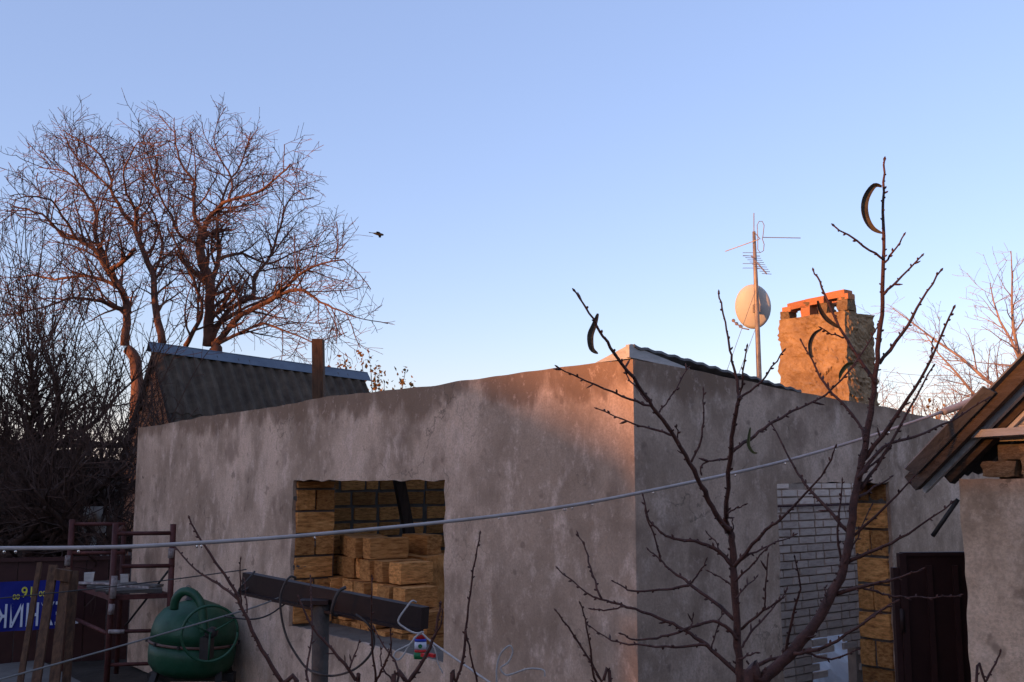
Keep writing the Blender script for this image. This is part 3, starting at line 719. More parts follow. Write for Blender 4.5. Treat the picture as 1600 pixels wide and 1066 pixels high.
text('16', .17, 40, 924, YELLOW, .85); text('00', .085, 22, 932, YELLOW, .9); text('-', .12, 52, 924, YELLOW); text('00', .085, 63, 927, YELLOW, .9)
# leaning boards
def board(label, a, b, w, Ya, Yb):
    o = MB().beam(at(*a,Ya), at(*b,Yb)+Vector((0,0,-.5)), w, .035, up=Vector((.1,-1,.2)), jit=.006, rng=rng).build('plank', WOOD); tag(o, label, 'plank', 'old planks leaning in front of the banner')
board('narrow old plank, leftmost of those leaning on the banner', (62,880), (22,1066), .045, 9.6, 8.9)
board('wide old plank leaning over the banner, second from the left', (84,884), (48,1066), .07, 9.5, 8.8)
board('wide old plank leaning at the right end of the banner', (104,888), (80,1066), .085, 9.5, 8.9)
board('thin old plank leaning furthest right, next to the scaffold', (117,893), (101,1066), .06, 9.65, 9.1)
o = MB().box(at(99,899,9.43), (.14,.05,.1), Matrix.Rotation(.15,3,'Y')).build('wood_offcut', WOOD); tag(o, 'short light wood offcut nailed across the leaning planks', 'offcut')
# scaffold
sc = thing('scaffold', 'small red and white pipe scaffold beside the plaster wall', 'scaffold', ground_pt(at(190,950,11.6)))
def pipe(a, b, Ya, Yb, r=.022, m=RUSTRED, name='pipe', down=False):
    p = at(*a,Ya); q = at(*b,Yb)
    if down: q = Vector((q.x+.01, q.y, 0))
    return MB().tube([p, q], r, 7).build(name, m, sc, True)
pipe((113,812),(106,900),12.4,12.4,.035,name='post',down=True); pipe((181,818),(168,1000),11.0,11.0,.032,name='post',down=True)
pipe((271,819),(264,940),11.2,11.2,.032,name='post',down=True); pipe((194,826),(188,900),12.6,12.6,.028,name='post',down=True)
pipe((112,819),(196,819),12.4,12.5); pipe((112,864),(196,864),12.4,12.5); pipe((183,834),(270,833),11.0,11.2); pipe((190,885),(273,884),11.05,11.2); pipe((192,822),(182,834),12.6,11.0); 
pipe((267,887),(196,978),11.25,12.0,.012,WIRE); pipe((120,968),(168,990),12.4,11.0); pipe((170,987),(262,985),11.0,11.2,.02); pipe((168,1039),(260,1036),11.0,11.2,.02)
for a, b, Y_ in (((179,900),(176,935),10.97),((175,944),(173,960),10.97),((268,857),(267,872),11.17),((106,868),(105,884),12.36),((170,987),(194,987),10.975)):
    MB().tube([at(*a,Y_), at(*b,Y_)], .0335 if Y_ != 10.975 else .022, 8).build('paint_band', PIPEW, sc, True)
zpl = at(190,925,11.6).z
fr = MB(); c4 = [Vector((at(116,912,12.3).x,12.3,zpl)), Vector((at(186,912,12.5).x,12.5,zpl)), Vector((at(263,930,11.25).x,11.25,zpl)), Vector((at(173,935,11.05).x,11.05,zpl))]
for a, b in zip(c4, c4[1:]+c4[:1]): fr.beam(a, b, .05, .05)
fr.build('platform_frame', RUSTRED, sc)
for i in range(4):
    f = (i+.5)/4; a = c4[0].lerp(c4[3], f)+Vector((0,0,.04)); b = c4[1].lerp(c4[2], f)+Vector((0,0,.04+.01*(i%2)))
    MB().beam(a, b, .27, .03, jit=.01, rng=rng).build('deck_board', CONC, sc)
for lab, px, py, Y_, d in (('pale square wood offcut on the scaffold deck, nearer the planks', 139, 907, 12.0, (.1,.08,.12)), ('pale wood offcut on the scaffold deck beside the wall', 194, 907, 12.0, (.09,.08,.1))):
    p = at(px, py, Y_); p.z = zpl + .055 + d[2]/2; o = MB().box(p, d, Matrix.Rotation(.3,3,'Z'), .008, rng).build('wood_offcut', WOODW); tag(o, lab, 'offcut')
for i, (a, b, w) in enumerate((((128,897),(180,920),.08), ((196,925),(250,930),.1), ((180,928),(236,915),.06))):
    p = at(*a,11.9-.3*i); q = at(*b,11.7-.3*i); p.z = q.z = zpl+.075+.012*i; o = MB().beam(p, q, w, .02, jit=.006, rng=rng).build('scrap_lath', PIPEW if i != 1 else CONC)
    tag(o, ('pale lath lying across the scaffold deck toward the planks','grey scrap board at the wall end of the scaffold deck','thin pale lath lying askew on the scaffold deck')[i], 'lath')

# concrete mixer
mc = at(302, 1003, 10.4); mx_ = thing('concrete_mixer', 'green concrete mixer with hand wheel and arched yoke by the wall', 'mixer', ground_pt(mc))
tilt = Matrix.Rotation(R(4), 3, 'Y') @ Matrix.Scale(.9, 3)
up_ = [(.001,.46),(.06,.46),(.12,.44),(.24,.40),(.35,.34),(.42,.25),(.45,.14),(.46,.02),(.44,.02),(.001,.02)]
MB().lathe(up_, mc, 40, tilt).build('upper_drum', GREEN, mx_, True)
MB().lathe([(.44,-.005),(.46,-.005),(.462,-.12),(.45,-.22),(.40,-.29),(.3,-.34),(.001,-.36)], mc, 40, tilt).build('lower_drum', GREEN, mx_, True)
MB().lathe([(.43,.022),(.472,.022),(.478,.009),(.472,-.006),(.43,-.006)], mc, 40, tilt).build('rim_band', mat('dull_band', (.10,.05,.04),(.16,.09,.07),8,.6,.1), mx_, True)
for k in range(10):
    a_ = .3+.628*k; MB().lathe([(.001,.016),(.014,.016),(.014,-.016),(.001,-.016)], mc+tilt @ Vector((.485*math.cos(a_), .485*math.sin(a_), .008)), 6).build('rim_bolt', BLACKM, mx_)
MB().lathe([(.001,.47),(.055,.47),(.055,.40),(.07,.39)], mc+Vector((-.03,0,.02)), 14).build('top_boss', BLACKM, mx_, True)
yk = [(272,952),(274,938),(282,927),(292,924),(302,928),(311,938),(316,952),(318,972),(320,990)]
MB().tube(smooth_pts([at(x,y,10.0-.012*i) for i,(x,y) in enumerate(yk)], 3), .042, 10).build('yoke', GREEN, mx_, True)
MB().tube([at(294,924,9.97)+Vector((.025*math.cos(k*.7),0,.028+.028*math.sin(k*.7))) for k in range(10)], .006, 6).build('lifting_eye', STEEL, mx_, True)
wc = at(328, 990, 9.72); wr = [(wc + Vector((.235*math.cos(a)*.98, .10*math.cos(a), .25*math.sin(a)))) for a in [6.283*k/40 for k in range(41)]]
wh = MB().tube(wr, .013, 8).build('hand_wheel', GREEN, mx_, True)
for a in (.5, 2.6, 4.7): MB().tube([wc, wc + Vector((.23*math.cos(a), .10*math.cos(a), .245*math.sin(a)))], .009, 6).build('spoke', GREEN, wh, True)
MB().lathe([(.001,-.05),(.05,-.05),(.05,.05),(.001,.05)], wc+Vector((0,.05,0)), 14, Matrix.Rotation(R(90),3,'X')).build('wheel_hub', BLACKM, wh, True)
MB().box(at(323,1012,9.9), (.09,.16,.2)).build('gear_housing', BLACKM, mx_)
for s in (-1,1):
    for q in (-1,1): MB().beam(mc+Vector((s*.3,q*.12,-.22)), Vector((mc.x+s*.36, mc.y+q*.42, 0)), .06, .05).build('leg', BLACKM, mx_)
MB().beam(mc+Vector((-.42,0,-.33)), mc+Vector((.42,0,-.33)), .1, .08).build('cradle', BLACKM, mx_)

# ------------------------------------------------------------------ hut on the right
hu = Vector((.624,-.782,0)); hv = Vector((.782,.624,0)); HC = Vector((2.166, 5.0, 0))
hut = thing('hut', 'small plastered hut with slate eave and white gable boards at the right edge', 'hut', HC, math.atan2(hu.y, hu.x))
def U(t, d, z): return HC + hu*t + hv*d + Vector((0,0,z))
gr = []; cols2 = 80
mb = MB(); rows2 = 90
for j in range(rows2+1):
    for i in range(cols2+1):
        t = 2.6*(i/cols2)**1.2; z = 2.3*j/rows2; lean = -.0*z
        d = noise.noise(Vector((t*3, z*3, 5)))*.022 + noise.noise(Vector((t*10, z*10, 8)))*.010 + noise.noise(Vector((t*31, z*31, 8)))*.003
        mb.v.append(U(t + (noise.noise(Vector((0,z*6,9)))*.012 if i == 0 else 0) , d, z + (noise.noise(Vector((t*6,0,2)))*.02 if j == rows2 else 0)))
for j in range(rows2):
    for i in range(cols2): a = j*(cols2+1)+i; mb.f.append((a, a+1, a+cols2+2, a+cols2+1))
mb.build('plaster_wall', PLASTER2, hut, True)
MB().box((1.3, 1.55, 1.13), (2.56, 3.0, 2.24)).build('body', MORTAR, hut, world=False)
MB().box((1.32, .2, 2.36), (2.3, .3, .2)).build('gable_masonry', MORTAR, hut, world=False)
rs = random.Random(3)
for t, z, w, h in ((.20,2.345,.16,.075),(.42,2.39,.24,.15),(.66,2.38,.2,.13),(.9,2.38,.22,.13),(.27,2.42,.12,.06),(1.15,2.38,.24,.12)):
    inst('gable_stone', rs.choice(SB), hut, (t, .06, z), (w,.16,h), (0, rs.uniform(-.05,.05), 0))
# roof: slope m in (t,z), eave at t=-.14
SLP = .90
def rz(t): return 2.305 + (t+.14)*SLP
OV = -.24
gro = (-hu*SLP + Vector((0,0,1))).normalized()
for k, (ta, tb, lift, d0) in enumerate(((-.13,.28,0,OV), (.16,1.25,.022,OV+.05))):
    gr = []
    for i in range(7):
        t = ta+(tb-ta)*i/6; row = []
        for q in range(61):
            d = d0 + 3.6*q/60*(1 if True else 0); row.append(U(t, d, rz(t)+.015+lift) + gro*.024*math.sin((d-OV)*2*math.pi/.15+1.2))
        gr.append(row)
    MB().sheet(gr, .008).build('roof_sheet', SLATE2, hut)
MB().sheet([[U(1.25+(t), d, rz(1.25)-t*SLP+.09) for d in (OV, 3.2)] for t in (0, 1.4)], .02).build('far_roof_slope', SLATE2, hut)
RAFT = mat('grey_weathered_rafter', (.035,.024,.018), (.09,.064,.048), 5, .9, .5, stretch=(1,6,6), rnd=.2)
def raf(d, th, h, off, m, name, ta=-.17, tb=1.2): 
    MB().beam(U(ta, d, rz(ta)+off), U(tb, d, rz(tb)+off), th, h, up=gro, jit=.004, rng=rng).build(name, m, hut)
raf(-.13, .05, .085, .0, RAFT, 'rafter'); raf(-.06, .022, .028, -.055, WOODW, 'white_trim', -.15); raf(.0, .05, .07, -.075, RAFT, 'rafter', -.06)
for i in range(9):
    z = 2.475 + i*.078; t0 = (z - 2.325)/SLP - .14 + .17; 
    if t0 < 1.2: MB().box(((t0+1.25)/2, .03+.003*(i%2), z+.037), (1.25-t0, .02, .075)).build('gable_board', WOODW, hut, world=False)
MB().beam(U(.20,.0,2.50), U(1.25,.0,3.475), .02, .05, up=gro).build('gable_trim', WOODW, hut)
le = MB(); le.beam(U(.03,-.05,2.505), U(1.3,-.05,2.545), .13, .035, jit=.003, rng=rng); le.build('gable_ledge', WOODW, hut)
o = MB().tube([U(-.03,.03,2.2), U(-.155,-.0,2.02)], .012, 6).build('iron_rod', BLACKM, hut, True)
# gate leaf
gt = thing('metal_gate', 'dark brown sheet metal gate leaf between the house and the hut', 'gate', ground_pt(at(1455,1000,5.55)))
ga = at(1408,866,5.55); gb_ = at(1530,865,5.6); zt = ga.z
MB().beam(Vector((ga.x,ga.y,zt/2+.02)), Vector((gb_.x,gb_.y,zt/2+.02)), .02, zt-.06).build('gate_sheet', GATEM, gt)
for a in (ga, gb_): MB().box((a.x,a.y,zt/2+.01), (.035,.045,zt-.01)).build('gate_frame', GATEM, gt)
MB().beam(Vector((ga.x,ga.y,zt)), Vector((gb_.x,gb_.y,zt)), .04, .02).build('gate_frame', GATEM, gt)
MB().box((ga.x-.035,ga.y+.01,zt/2-.03), (.03,.04,zt-.08)).build('gate_post', GATEM, gt)

for f in (.33, .66):
    a = ga.lerp(gb_, f); MB().box((a.x, a.y-.016, zt/2), (.03, .012, zt-.12)).build('gate_rib', GATEM, gt)
MB().tube([Vector((ga.x+.06, ga.y-.03, 1.02)), Vector((ga.x+.06, ga.y-.05, 1.0)), Vector((ga.x+.06, ga.y-.05, .9)), Vector((ga.x+.06, ga.y-.03, .88))], .008, 6).build('gate_handle', STEEL, gt, True)
for z in (.5, 1.5): MB().tube([Vector((ga.x-.018, ga.y-.02, z)), Vector((ga.x-.018, ga.y-.02, z+.12))], .013, 8).build('gate_hinge', BROWNM, gt, True)
# ------------------------------------------------------------------ T post, wires, cords
tp = thing('clothesline_post', 'rusty pipe post with brown metal crossbar in front of the window', 'post', ground_pt(at(502,1000,4.95)))
pc = at(502, 945, 4.95); MB().tube([Vector((pc.x+.005,pc.y,0)), pc], .04, 14).build('pole', GALV, tp, True)
bl_, br_ = at(384, 909, 5.35), at(664, 966, 4.62)
MB().beam(bl_, br_, .05, .095).build('crossbar', BROWNM, tp)
bdr = (br_-bl_).normalized(); sd2 = Vector((bdr.y,-bdr.x,0)).normalized()
MB().beam(bl_+sd2*.035+Vector((0,0,-.05)), br_+sd2*.035+Vector((0,0,-.05)), .05, .012).build('crossbar_flange', BROWNM, tp)
MB().box(pc+Vector((-.03,0,.015)), (.14,.1,.02)).build('cap_plate', BROWNM, tp)
def wire(name, label, pts, r, m, cat='wire', n=6, sub=4):
    o = MB().tube(smooth_pts([at(*p) for p in pts], sub), r, n).build(name, m, None, True); return tag(o, label, cat)
wire('dark_wire', 'thin dark wire running from the left edge to the crossbar', [(-60,941,4.3),(100,925,4.6),(250,908,4.95),(385,890,5.3)], .003, WIRE)
wire('grey_wire', 'thin grey wire crossing in front of the green mixer', [(-60,1078,3.6),(0,1062,3.7),(180,1012,4.3),(350,963,5.0),(400,948,5.1),(446,930,5.18)], .004, WIREG)
wire('dark_wire', 'slack dark wire sagging left of the crossbar', [(350,963,5.0),(390,968,5.05),(420,961,5.1),(450,940,5.15)], .004, WIRE)
wire('wire_loop', 'dark wire looped over the crossbar and hanging below it', [(462,903,5.04),(454,901,5.0),(445,912,5.0),(438,934,5.0),(440,965,5.0),(448,996,5.0),(462,1022,5.0),(480,1045,4.95),(502,1054,4.85),(522,1056,4.85),(545,1050,4.8),(561,1041,4.8),(577,1025,4.75),(584,1008,4.75),(583,990,4.75),(574,974,4.75),(556,960,4.78)], .0055, WIRE)
wire('wire_tie', 'dark wire tied around the crossbar next to the pole', [(540,918,4.8),(530,924,4.78),(522,940,4.78),(519,957,4.8),(526,962,4.86)], .008, WIRE)
wire('wire_tie', 'dark wire knot at the left end of the crossbar', [(398,893,5.25),(388,905,5.22),(376,918,5.22),(374,924,5.25),(384,922,5.3),(392,914,5.3)], .006, WIRE)
wl = thing('washing_line', 'white cord knotted to the right end of the crossbar', 'cord', at(659,990,4.52))
def strand(root, pts, r): MB().tube(smooth_pts([at(*p) for p in pts], 4), r, 6).build('strand', ROPE, root, True)
strand(wl, [(650,941,4.62),(644,939,4.58),(636,948,4.57),(622,970,4.56),(632,981,4.56),(647,989,4.54),(659,990,4.53),(669,999,4.5),(688,1013,4.45),(721,1036,4.35),(760,1063,4.25),(820,1105,4.1)], .0042)
strand(wl, [(659,990,4.52),(648,996,4.51),(643,1005,4.5),(630,1012,4.5),(619,1018,4.5),(615,1026,4.5),(622,1031,4.5),(630,1024,4.5),(637,1012,4.5),(645,1001,4.5),(656,989,4.51),(662,988,4.52)], .004)
strand(wl, [(660,990,4.5),(672,1002,4.48),(679,1013,4.47),(682,1025,4.47),(684,1036,4.47),(692,1052,4.47)], .003)
wl = thing('washing_line', 'curly white cord end standing in front of the plaster wall', 'cord', at(776,1140,4.2))
strand(wl, [(776,1140,4.2),(776,1066,4.2),(776,1044,4.2),(782,1022,4.2),(796,1009,4.2),(801,1019,4.2),(794,1035,4.2),(782,1044,4.2),(790,1055,4.2),(804,1052,4.2),(826,1045,4.2),(849,1047,4.2),(851,1057,4.2)], .0034)
# packet
pk = at(657,1005,4.55); pkt = thing('packet', 'small red, blue and white packet hanging from the white cord', 'packet', pk + Vector((0,0,-.07)))
for nm, m, za, zb_, w in (('top_panel', PLRED, .018, .042, .042), ('blue_band', PLBLUE, .006, .0175, .05), ('white_label', WHITEP, -.026, .0055, .05), ('red_band', PLRED, -.038, -.0265, .05), ('green_base', PLGREEN, -.066, -.0385, .056)):
    mb = MB(); mb.lathe([(.001,za),(w*.5,za),(w*.52,(za+zb_)/2),(w*(.3 if nm == 'top_panel' else .5),zb_),(.001,zb_)], pk, 18, Matrix.Diagonal((1,.5,1))); mb.build(nm, m, pkt, True)
MB().lathe([(.001,-.003),(.009,-.003),(.009,.003),(.001,.003)], pk+Vector((0,-.0135,-.011)), 12, Matrix.Rotation(R(90),3,'X')).build('green_emblem', PLGREEN, pkt)
for i, px in enumerate((663, 675)):
    o = MB().beam(at(px-4,1023,4.48), at(px+4,1025,4.46), .014, .014).build('clothes_peg', PLRED); tag(o, ('red clothes peg, nearer the packet','red clothes peg, further right of the packet')[i], 'peg', 'red clothes pegs')
# white cable with sleeve and drops
cp = [(-80,858,2.95),(0,857,3.05),(140,856,3.12),(250,852,3.2),(460,838,3.4),(700,815,3.7),(860,795,3.87),(990,772,4.0),(1200,727,4.3),(1340,688,4.5),(1475,643,4.72)]
cpts = smooth_pts([at(*p) for p in cp], 5)
cb = thing('white_cable', 'white cable strung across the yard up to the hut rafter', 'cable', cpts[0])
MB().tube(cpts, .0063, 8).build('cable', CABLE, cb, True)
MB().tube(smooth_pts([at(*p) for p in ((1473,644,4.715),(1500,634,4.74),(1530,621,4.77),(1556,608,4.8),(1575,592,4.84))], 4), .0165, 10).build('sleeve', CABLE, cb, True)
rd_ = random.Random(6)
for i in range(16):
    p = cpts[rd_.randrange(4, len(cpts)-4)]; p = p.lerp(cpts[cpts.index(p)+1], rd_.random())
    MB().lathe([(.0002,.006),(.0032,.001),(.004,-.003),(.0028,-.006),(.0002,-.007)], p+Vector((0,0,-.009)), 8).build('water_drop', WATER, cb, True)

# ------------------------------------------------------------------ young trees in front
def young(name, label, Y, branches, seed, root, group=None, leaves=(), rs_=1.0, bark=TWIG):
    """branches: list of (pixel polyline, r0, r1); the first one starts at the root"""
    rg = random.Random(seed); base = ground_pt(at(root[0], root[1], Y)); t = thing(name, label, 'tree', base, 0, group)
    bud = MB()
    for bi, (pl, r0, r1) in enumerate(branches):
        y0 = Y + (0 if bi == 0 else rg.uniform(-.04,.04)); sl = rg.uniform(-.35,.35)*(0 if bi == 0 else 1); n_ = len(pl)
        L2 = 0; pts = []; last = None
        for i, (x, y) in enumerate(pl):
            if last: L2 += math.hypot(x-last[0], y-last[1])
            last = (x, y); pts.append(at(x, y, y0 + sl*L2/250.0))
        if bi == 0: pts = [base - Vector((0,0,.05))] + pts
        P_ = smooth_pts(pts, 4); m_ = len(P_)
        P_ = [p + (rand_unit(rg)*.0025 if 0 < i < m_-1 else Vector((0,0,0))) for i, p in enumerate(P_)]
        rr = [(r0+(r1-r0)*i/(m_-1))*rs_*rg.uniform(.93,1.08) for i in range(m_)]
        MB().tube(P_, rr, 8).build('trunk' if bi == 0 else 'branch', bark, t, True)
        # buds and spurs
        d = .03; acc = 0
        for i in range(m_-1):
            sl_ = (P_[i+1]-P_[i]).length
            while d < acc + sl_:
                f = (d-acc)/sl_; p = P_[i].lerp(P_[i+1], f); tn = (P_[i+1]-P_[i]).normalized()
                sdv = tn.cross(rand_unit(rg)).normalized(); ln = rg.uniform(.005,.011) if rg.random() < .93 else rg.uniform(.015,.035); rb = rg.uniform(.0022,.0036)
                dv = (sdv + tn*rg.uniform(.7,1.8)).normalized(); rr_ = rr[i]
                if p.z > .6: bud.tube([p+sdv*rr_*.5, p+sdv*rr_+dv*ln*.55, p+sdv*rr_+dv*ln], [rb, rb*1.05, rb*.3], 4, True)
                d += rg.uniform(.014,.042)
            acc += sl_
        tip = P_[-1]; tn = (P_[-1]-P_[-2]).normalized(); bud.tube([tip-tn*.004, tip+tn*.005, tip+tn*.012], [r1*rs_*1.0, r1*rs_*1.7, r1*rs_*.4], 5)
    bud.build('buds', bark, t)['kind'] = 'stuff'
    for pl, w, m in leaves:
        y0 = Y - .02; P_ = smooth_pts([at(x, y, y0-.01*i) for i, (x, y) in enumerate(pl)], 4); m_ = len(P_); gr = []
        for i, p in enumerate(P_):
            tn = (P_[min(i+1,m_-1)]-P_[max(i-1,0)]).normalized(); s1 = tn.cross(Vector((0,1,0))).normalized(); f = i/(m_-1); ww = w*(math.sin(math.pi*min(1,f*.93+.05))**.7)
            gr.append([p + s1*ww*.55 + Vector((0,-.004,0)), p + s1*ww*.2 + Vector((0,ww*.5,0)), p - s1*ww*.1 + Vector((0,ww*.55,0)), p - s1*ww*.5 + Vector((0,-.002,0))])
        MB().sheet(gr, .0006).build('leaf', m, t, True)
    return t
t1 = [([(1160,1180),(1156,1066),(1152,990),(1147,904),(1144,846),(1139,829)], .0135, .0095),
 ([(1139,829),(1116,800),(1101,768),(1077,723),(1050,678),(1020,636),(990,591),(954,543),(939,519),(915,480),(898,455)], .0088, .0022),
 ([(1139,829),(1133,812),(1135,800),(1140,720),(1146,672),(1155,624)], .0085, .0058), ([(1155,624),(1152,594),(1144,564),(1137,528),(1128,480),(1123,458)], .005, .0021),
 ([(1155,624),(1160,594),(1167,543)], .004, .002), ([(1158,620),(1179,606),(1200,582),(1224,549)], .004, .002), ([(1145,705),(1170,687),(1203,663),(1240,642),(1289,617),(1336,567),(1372,509)], .006, .002),
 ([(1140,717),(1120,718),(1098,726),(1095,738)], .0035, .0022), ([(1020,636),(985,624),(930,602),(872,574)], .0042, .0018), ([(1050,680),(1020,671),(990,662),(934,639)], .0042, .0018),
 ([(1012,628),(985,595),(975,572)], .003, .0017), ([(1030,648),(1032,640),(1050,618),(1075,576)], .0034, .0017), ([(1080,722),(1095,687),(1099,650),(1099,610)], .0036, .0017), ([(1056,690),(1060,680),(1057,667)], .0028, .0018),
 ([(1145,885),(1127,866),(1110,855),(1084,846),(1053,843),(1030,829),(1015,812),(1005,776)], .007, .002), ([(1008,788),(1012,812),(1024,840),(1031,872)], .0022, .003),
 ([(1147,968),(1116,941),(1078,912),(1053,895),(1031,875),(1014,860)], .0066, .002), ([(1078,912),(1093,895),(1103,876)], .003, .0017), ([(1076,915),(1041,921),(995,925),(972,917),(959,909)], .0042, .0018),
 ([(1152,1052),(1113,1016),(1078,990),(1041,970),(992,952),(946,938),(917,927),(872,889)], .0072, .002), ([(940,936),(926,898),(915,860),(903,835)], .0036, .0018), ([(975,948),(950,953),(925,952)], .003, .0017),
 ([(1151,1000),(1133,978),(1107,971),(1070,984),(1035,995),(995,1001),(972,991)], .0058, .002), ([(1104,1008),(1055,1011),(995,1008),(955,1000),(919,977)], .0045, .0018), ([(1076,984),(1082,975),(1083,963)], .0026,.0016),
 ([(1148,885),(1170,858),(1196,829),(1221,810),(1283,745),(1305,700)], .0062, .002), ([(1150,880),(1165,870),(1202,852),(1242,836)], .0045, .0018), ([(1149,908),(1176,881),(1197,858)], .0036, .0017), ([(1150,935),(1165,918),(1182,902)], .003, .0016),
 ([(1153,986),(1193,955),(1222,935)], .0045, .002), ([(1196,952),(1197,910),(1200,870)], .003, .0016), ([(1155,1016),(1163,1005),(1179,981),(1213,944),(1229,922)], .0045, .0018), ([(1148,920),(1130,906),(1108,893)], .0032, .0017),
 ([(1154,1030),(1170,1025),(1182,1020)], .0035, .002), ([(1125,866),(1120,850),(1105,833)], .003, .0017), ([(1112,1014),(1120,985),(1128,957)], .0026, .0015), ([(1143,845),(1145,820),(1144,814)], .0025, .0016), ([(1138,802),(1150,795),(1163,789)], .0026,.0016)]
L1 = [([(934,490),(928,508),(922,525),(924,545),(934,553)], .017, LEAFD), ([(1172,668),(1170,680),(1169,696),(1176,707),(1183,708)], .008, LEAFG)]
young('young_fruit_tree', 'young leafless fruit tree with slender forked stem before the house corner', 2.9, t1, 51, (1163,1300), None, L1, rs_=.92)
t2 = [([(1165,1120),(1190,1066),(1231,1026),(1273,975),(1297,933),(1317,892),(1328,837),(1336,779),(1348,717),(1358,660),(1367,597),(1374,530),(1380,452),(1380,368),(1380,300),(1382,250)], .021, .003),
 ([(1380,405),(1350,385),(1303,353)], .0042, .0024), ([(1380,412),(1395,395),(1412,368)], .0038, .002), ([(1381,460),(1400,440),(1440,400)], .0045, .0022), ([(1374,568),(1410,520),(1440,470),(1470,423)], .006, .0025),
 ([(1346,722),(1390,665),(1420,620),(1455,560),(1490,482)], .0075, .0025), ([(1454,560),(1457,545),(1457,533)], .003, .0018), ([(1345,765),(1380,711),(1420,640),(1458,573)], .006, .0022), ([(1341,748),(1380,700),(1430,682),(1487,657),(1545,622)], .0062, .002),
 ([(1368,600),(1330,540),(1305,500),(1285,450),(1271,423)], .006, .0024), ([(1318,528),(1300,522),(1284,513)], .003, .0018), ([(1326,832),(1266,765),(1240,729),(1207,665)], .006, .0022), ([(1352,690),(1341,660),(1289,600),(1270,565),(1252,533)], .0055, .0022),
 ([(1316,892),(1309,837),(1312,790),(1316,752)], .0045, .0018), ([(1305,928),(1352,915),(1400,904),(1440,890)], .0068, .002), ([(1345,917),(1380,928),(1407,933),(1460,933),(1500,930)], .004, .0016), ([(1325,878),(1369,858),(1420,834),(1487,786)], .006, .002),
 ([(1332,838),(1372,803),(1427,746)], .005, .002), ([(1342,778),(1365,762),(1393,745)], .0045, .002), ([(1347,740),(1372,720),(1391,700)], .0042, .0018), ([(1240,1022),(1293,1009),(1352,971),(1400,940)], .0062, .002), ([(1225,1030),(1242,950),(1250,920),(1242,872)], .0045, .0018),
 ([(1290,945),(1289,920),(1290,918)], .0025, .0016), ([(1160,1090),(1185,1040),(1222,1027),(1262,1015)], .008, .003), ([(1352,970),(1372,955),(1390,948)], .0035,.0018), ([(1260,1020),(1300,1030),(1340,1015)], .004,.0018), ([(1320,880),(1340,840),(1362,790)], .003,.0016)]
L2 = [([(1378,292),(1366,290),(1354,306),(1350,325),(1354,344),(1364,358),(1378,365)], .021, LEAFD), ([(1277,470),(1281,484),(1290,498),(1303,508),(1314,514)], .013, LEAFD), ([(1284,514),(1272,522),(1265,538),(1267,556),(1271,557)], .011, LEAFD), ([(1336,568),(1324,570),(1314,582),(1311,592)], .012, LEAFG)]
young('young_fruit_tree', 'taller leafless fruit tree curving up past the chimney with dry curled leaves', 3.15, t2, 52, (1150,1350), None, L2, rs_=1.0)
young('sapling', 'bare reddish sapling leaning left in front of the green mixer', 3.9, [([(470,1120),(441,1066),(409,1015),(380,954),(360,911),(317,850),(296,810)], .011, .003), ([(372,936),(340,912),(306,890),(270,851)], .006, .0025), ([(377,945),(376,910),(376,874)], .0035, .002), ([(386,958),(384,930),(382,906)], .003, .0018)], 53, (490,1500))
young('sapling', 'bare shoots rising around the rusty pipe post', 3.9, [([(560,1120),(556,1064),(519,1015),(490,983),(467,934)], .010, .0025), ([(545,1046),(553,1025),(561,1004)], .004, .002), ([(560,1110),(482,1070),(487,993),(485,902)], .006, .002), ([(565,1090),(587,1064),(582,1012),(581,902)], .006, .002), ([(587,1066),(600,1040),(610,1012),(610,986)], .005, .002), ([(621,1070),(620,1040),(600,1009),(584,980)], .005, .002), ([(565,1110),(621,1075),(612,1062),(596,1040),(595,1015)], .005,.002)], 54, (563,1500))
young('sapling', 'single thick bare shoot crossing the window corner by the packet', 3.9, [([(610,1110),(639,1066),(662,1032),(680,990),(688,944)], .011, .004), ([(677,997),(690,975),(691,955)], .004,.002)], 55, (600,1500))
young('sapling', 'tall thin bare shoot against the plaster right of the window', 3.9, [([(705,1110),(712,1066),(722,1038),(730,967),(740,889),(750,834)], .008, .0024), ([(728,985),(735,1020),(745,1066),(750,1100)], .003,.004)], 56, (700,1500))
young('sapling', 'forked bare shoot low in front of the house corner', 3.6, [([(955,1110),(940,1066),(923,1033),(895,990),(869,955)], .007, .0023), ([(935,1080),(930,1066),(926,1047),(917,981),(907,944)], .005, .002)], 57, (960,1500))
young('sapling', 'short bare twig tip at the bottom right before the hut wall', 3.6, [([(1525,1100),(1540,1066),(1552,1042),(1563,1019)], .006, .0025)], 58, (1515,1500))

# ------------------------------------------------------------------ bird, power lines
bp_ = at(592, 366, 42); bd_ = MB()
bd_.tube([bp_+Vector((x,0,z)) for x, z in ((-.30,.06),(-.24,.045),(-.12,.02),(.0,.0),(.1,-.02),(.17,-.03),(.21,-.035))], [.012,.02,.05,.07,.055,.04,.008], 8)
for s in (-1, 1):
    gr = []
    for i in range(6):
        f = i/5; c = bp_ + Vector((-.02+.10*f-.1*f*f, s*.5*f, .02+.05*f-.10*f*f)); w = .11*(1-.6*f)
        gr.append([c+Vector((-w,0,.0)), c+Vector((0,0,.012)), c+Vector((w*.8,0,0))])
    bd_.sheet(gr, .008)
bd_.sheet([[bp_+Vector((-.25,y*.4,.045)), bp_+Vector((-.42,y,.07))] for y in (-.07,0,.07)], .006)
o = bd_.build('bird', BIRDM, None, True); tag(o, 'black bird flying in the open sky right of the big tree', 'bird')
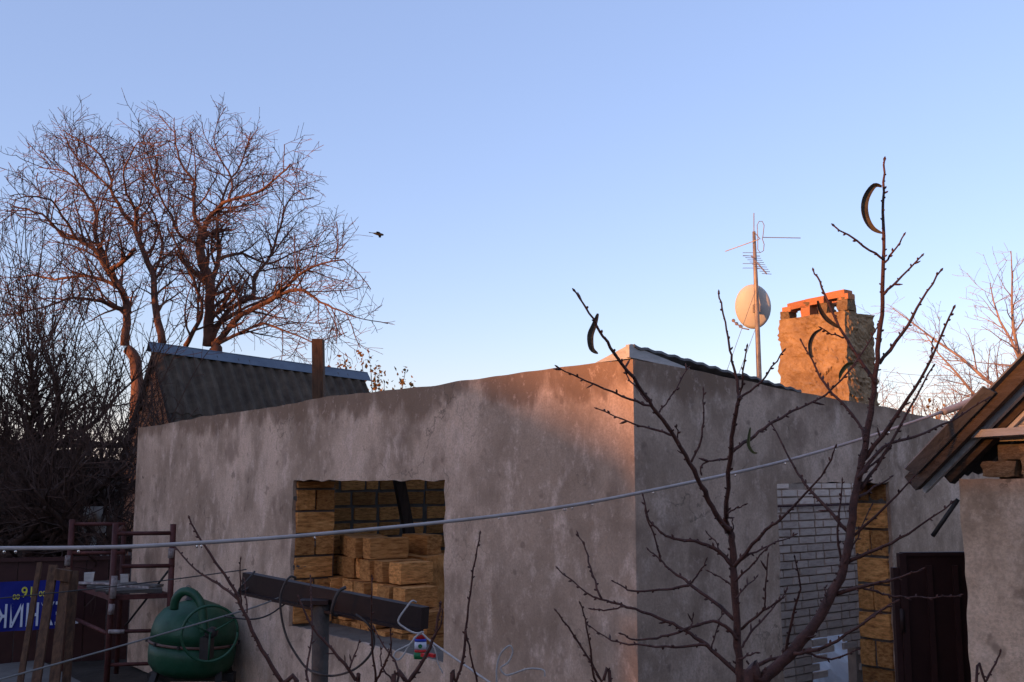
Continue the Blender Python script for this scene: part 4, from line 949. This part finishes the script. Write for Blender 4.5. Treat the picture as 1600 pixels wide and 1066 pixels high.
for i, (ya, yb_) in enumerate(((574,562),(588,580),(604,603))):
    a = at(1380, ya+6, 60); b = at(1640, yb_, 50); pts = [a.lerp(b, t/8) - Vector((0,0,.5*(1-(t/4-1)**2))) for t in range(9)]
    o = MB().tube(pts, .012, 4).build('power_line', WIREG); tag(o, ('highest of three faint power lines at the right','middle of three faint power lines at the right','lowest of three faint power lines at the right')[i], 'power line', 'power lines at the right')

# pale sheet added for the bright daylight in the gap under the brick partition
o = MB().sheet([[HL(4.75+2.0*q/16+.25*i/8, 2.2+1.0*i/8, .13+.62*(i/8)**.8+.05*noise.noise(Vector((q*.6,i*.7,3)))+.02*math.sin(q*1.9+i)) for q in range(17)] for i in range(9)], .004).build('bright_patch_sheet', mat('bright_patch_polythene', (.7,.72,.75), (.82,.84,.86), 3, .4, .1)); tag(o, 'white plastic sheet added as the bright patch in the gap under the white bricks', 'plastic sheet')

# ------------------------------------------------------------------ unseen houses behind the camera, added to shade the yard at this low sun
def back_house(label, cx, y0, y1, eave, ridge, ra, rb):
    t = thing('shade_house', label, 'house', HL(cx, (y0+y1)/2, 0), HA, 'unseen shade houses across the yard behind the viewer')
    my = (y0+y1)/2
    MB().box((0, 0, eave/2), (7, y1-y0, eave)).build('wall', PLASTER2, t, world=False)
    m = MB(); D = 3.7; e0 = eave-.1
    m.v = [Vector(p) for p in ((-D,y0-my-.3,e0),(D,y0-my-.3,e0),(D,ra-my,ridge),(-D,ra-my,ridge),(-D,y1-my+.3,e0),(D,y1-my+.3,e0),(D,rb-my,ridge),(-D,rb-my,ridge))]
    m.f = [(0,1,2,3),(3,2,6,7),(7,6,5,4),(0,3,7,4),(1,5,6,2),(0,4,5,1)]
    m.build('roof', SLATE, t, world=False)
back_house('unseen gable roofed house behind the viewer, added to shade the yard', -34, 2.1, 21.2, 5.98, 7.6, 6.3, 17.5)
back_house('unseen lower house behind the viewer beside the first, added to shade the left side', -36, 22.5, 36.0, 5.2, 7.9, 25.5, 32.0)
back_house('unseen long low annex behind the viewer, added to shade the hut', -34, -9.0, 1.6, 5.2, 5.92, -8.5, 1.1)
vh = thing('sky_block_house', 'unseen plastered house behind the viewer, added to block sky light from the door wall', 'house', (4, -5.2, 0))  # unseen house, added to keep sky light off the door wall
MB().box((4, -6.2, 1.6), (15, 7.6, 3.2)).build('wall', PLASTER2, vh)
m = MB(); m.v = [Vector(p) for p in ((-4,-10.4,3.15),(12,-10.4,3.15),(12,-6.2,4.6),(-4,-6.2,4.6),(-4,-2.0,3.15),(12,-2.0,3.15))]; m.f = [(0,1,2,3),(3,2,5,4),(0,3,4),(1,5,2),(0,4,5,1)]
m.build('roof', SLATE, vh)
MB().box((-1.2, -2.38, 1.3), (.9, .05, 2.1)).build('door', WOOD, vh)
for x in (1.6, 5.0, 8.4):
    w = MB().box((x, -2.39, 1.7), (1.3, .04, 1.3)).build('window', BLACKM, vh); MB().box((x, -2.36, 1.7), (.05, .05, 1.3)).build('mullion', WOODW, w)
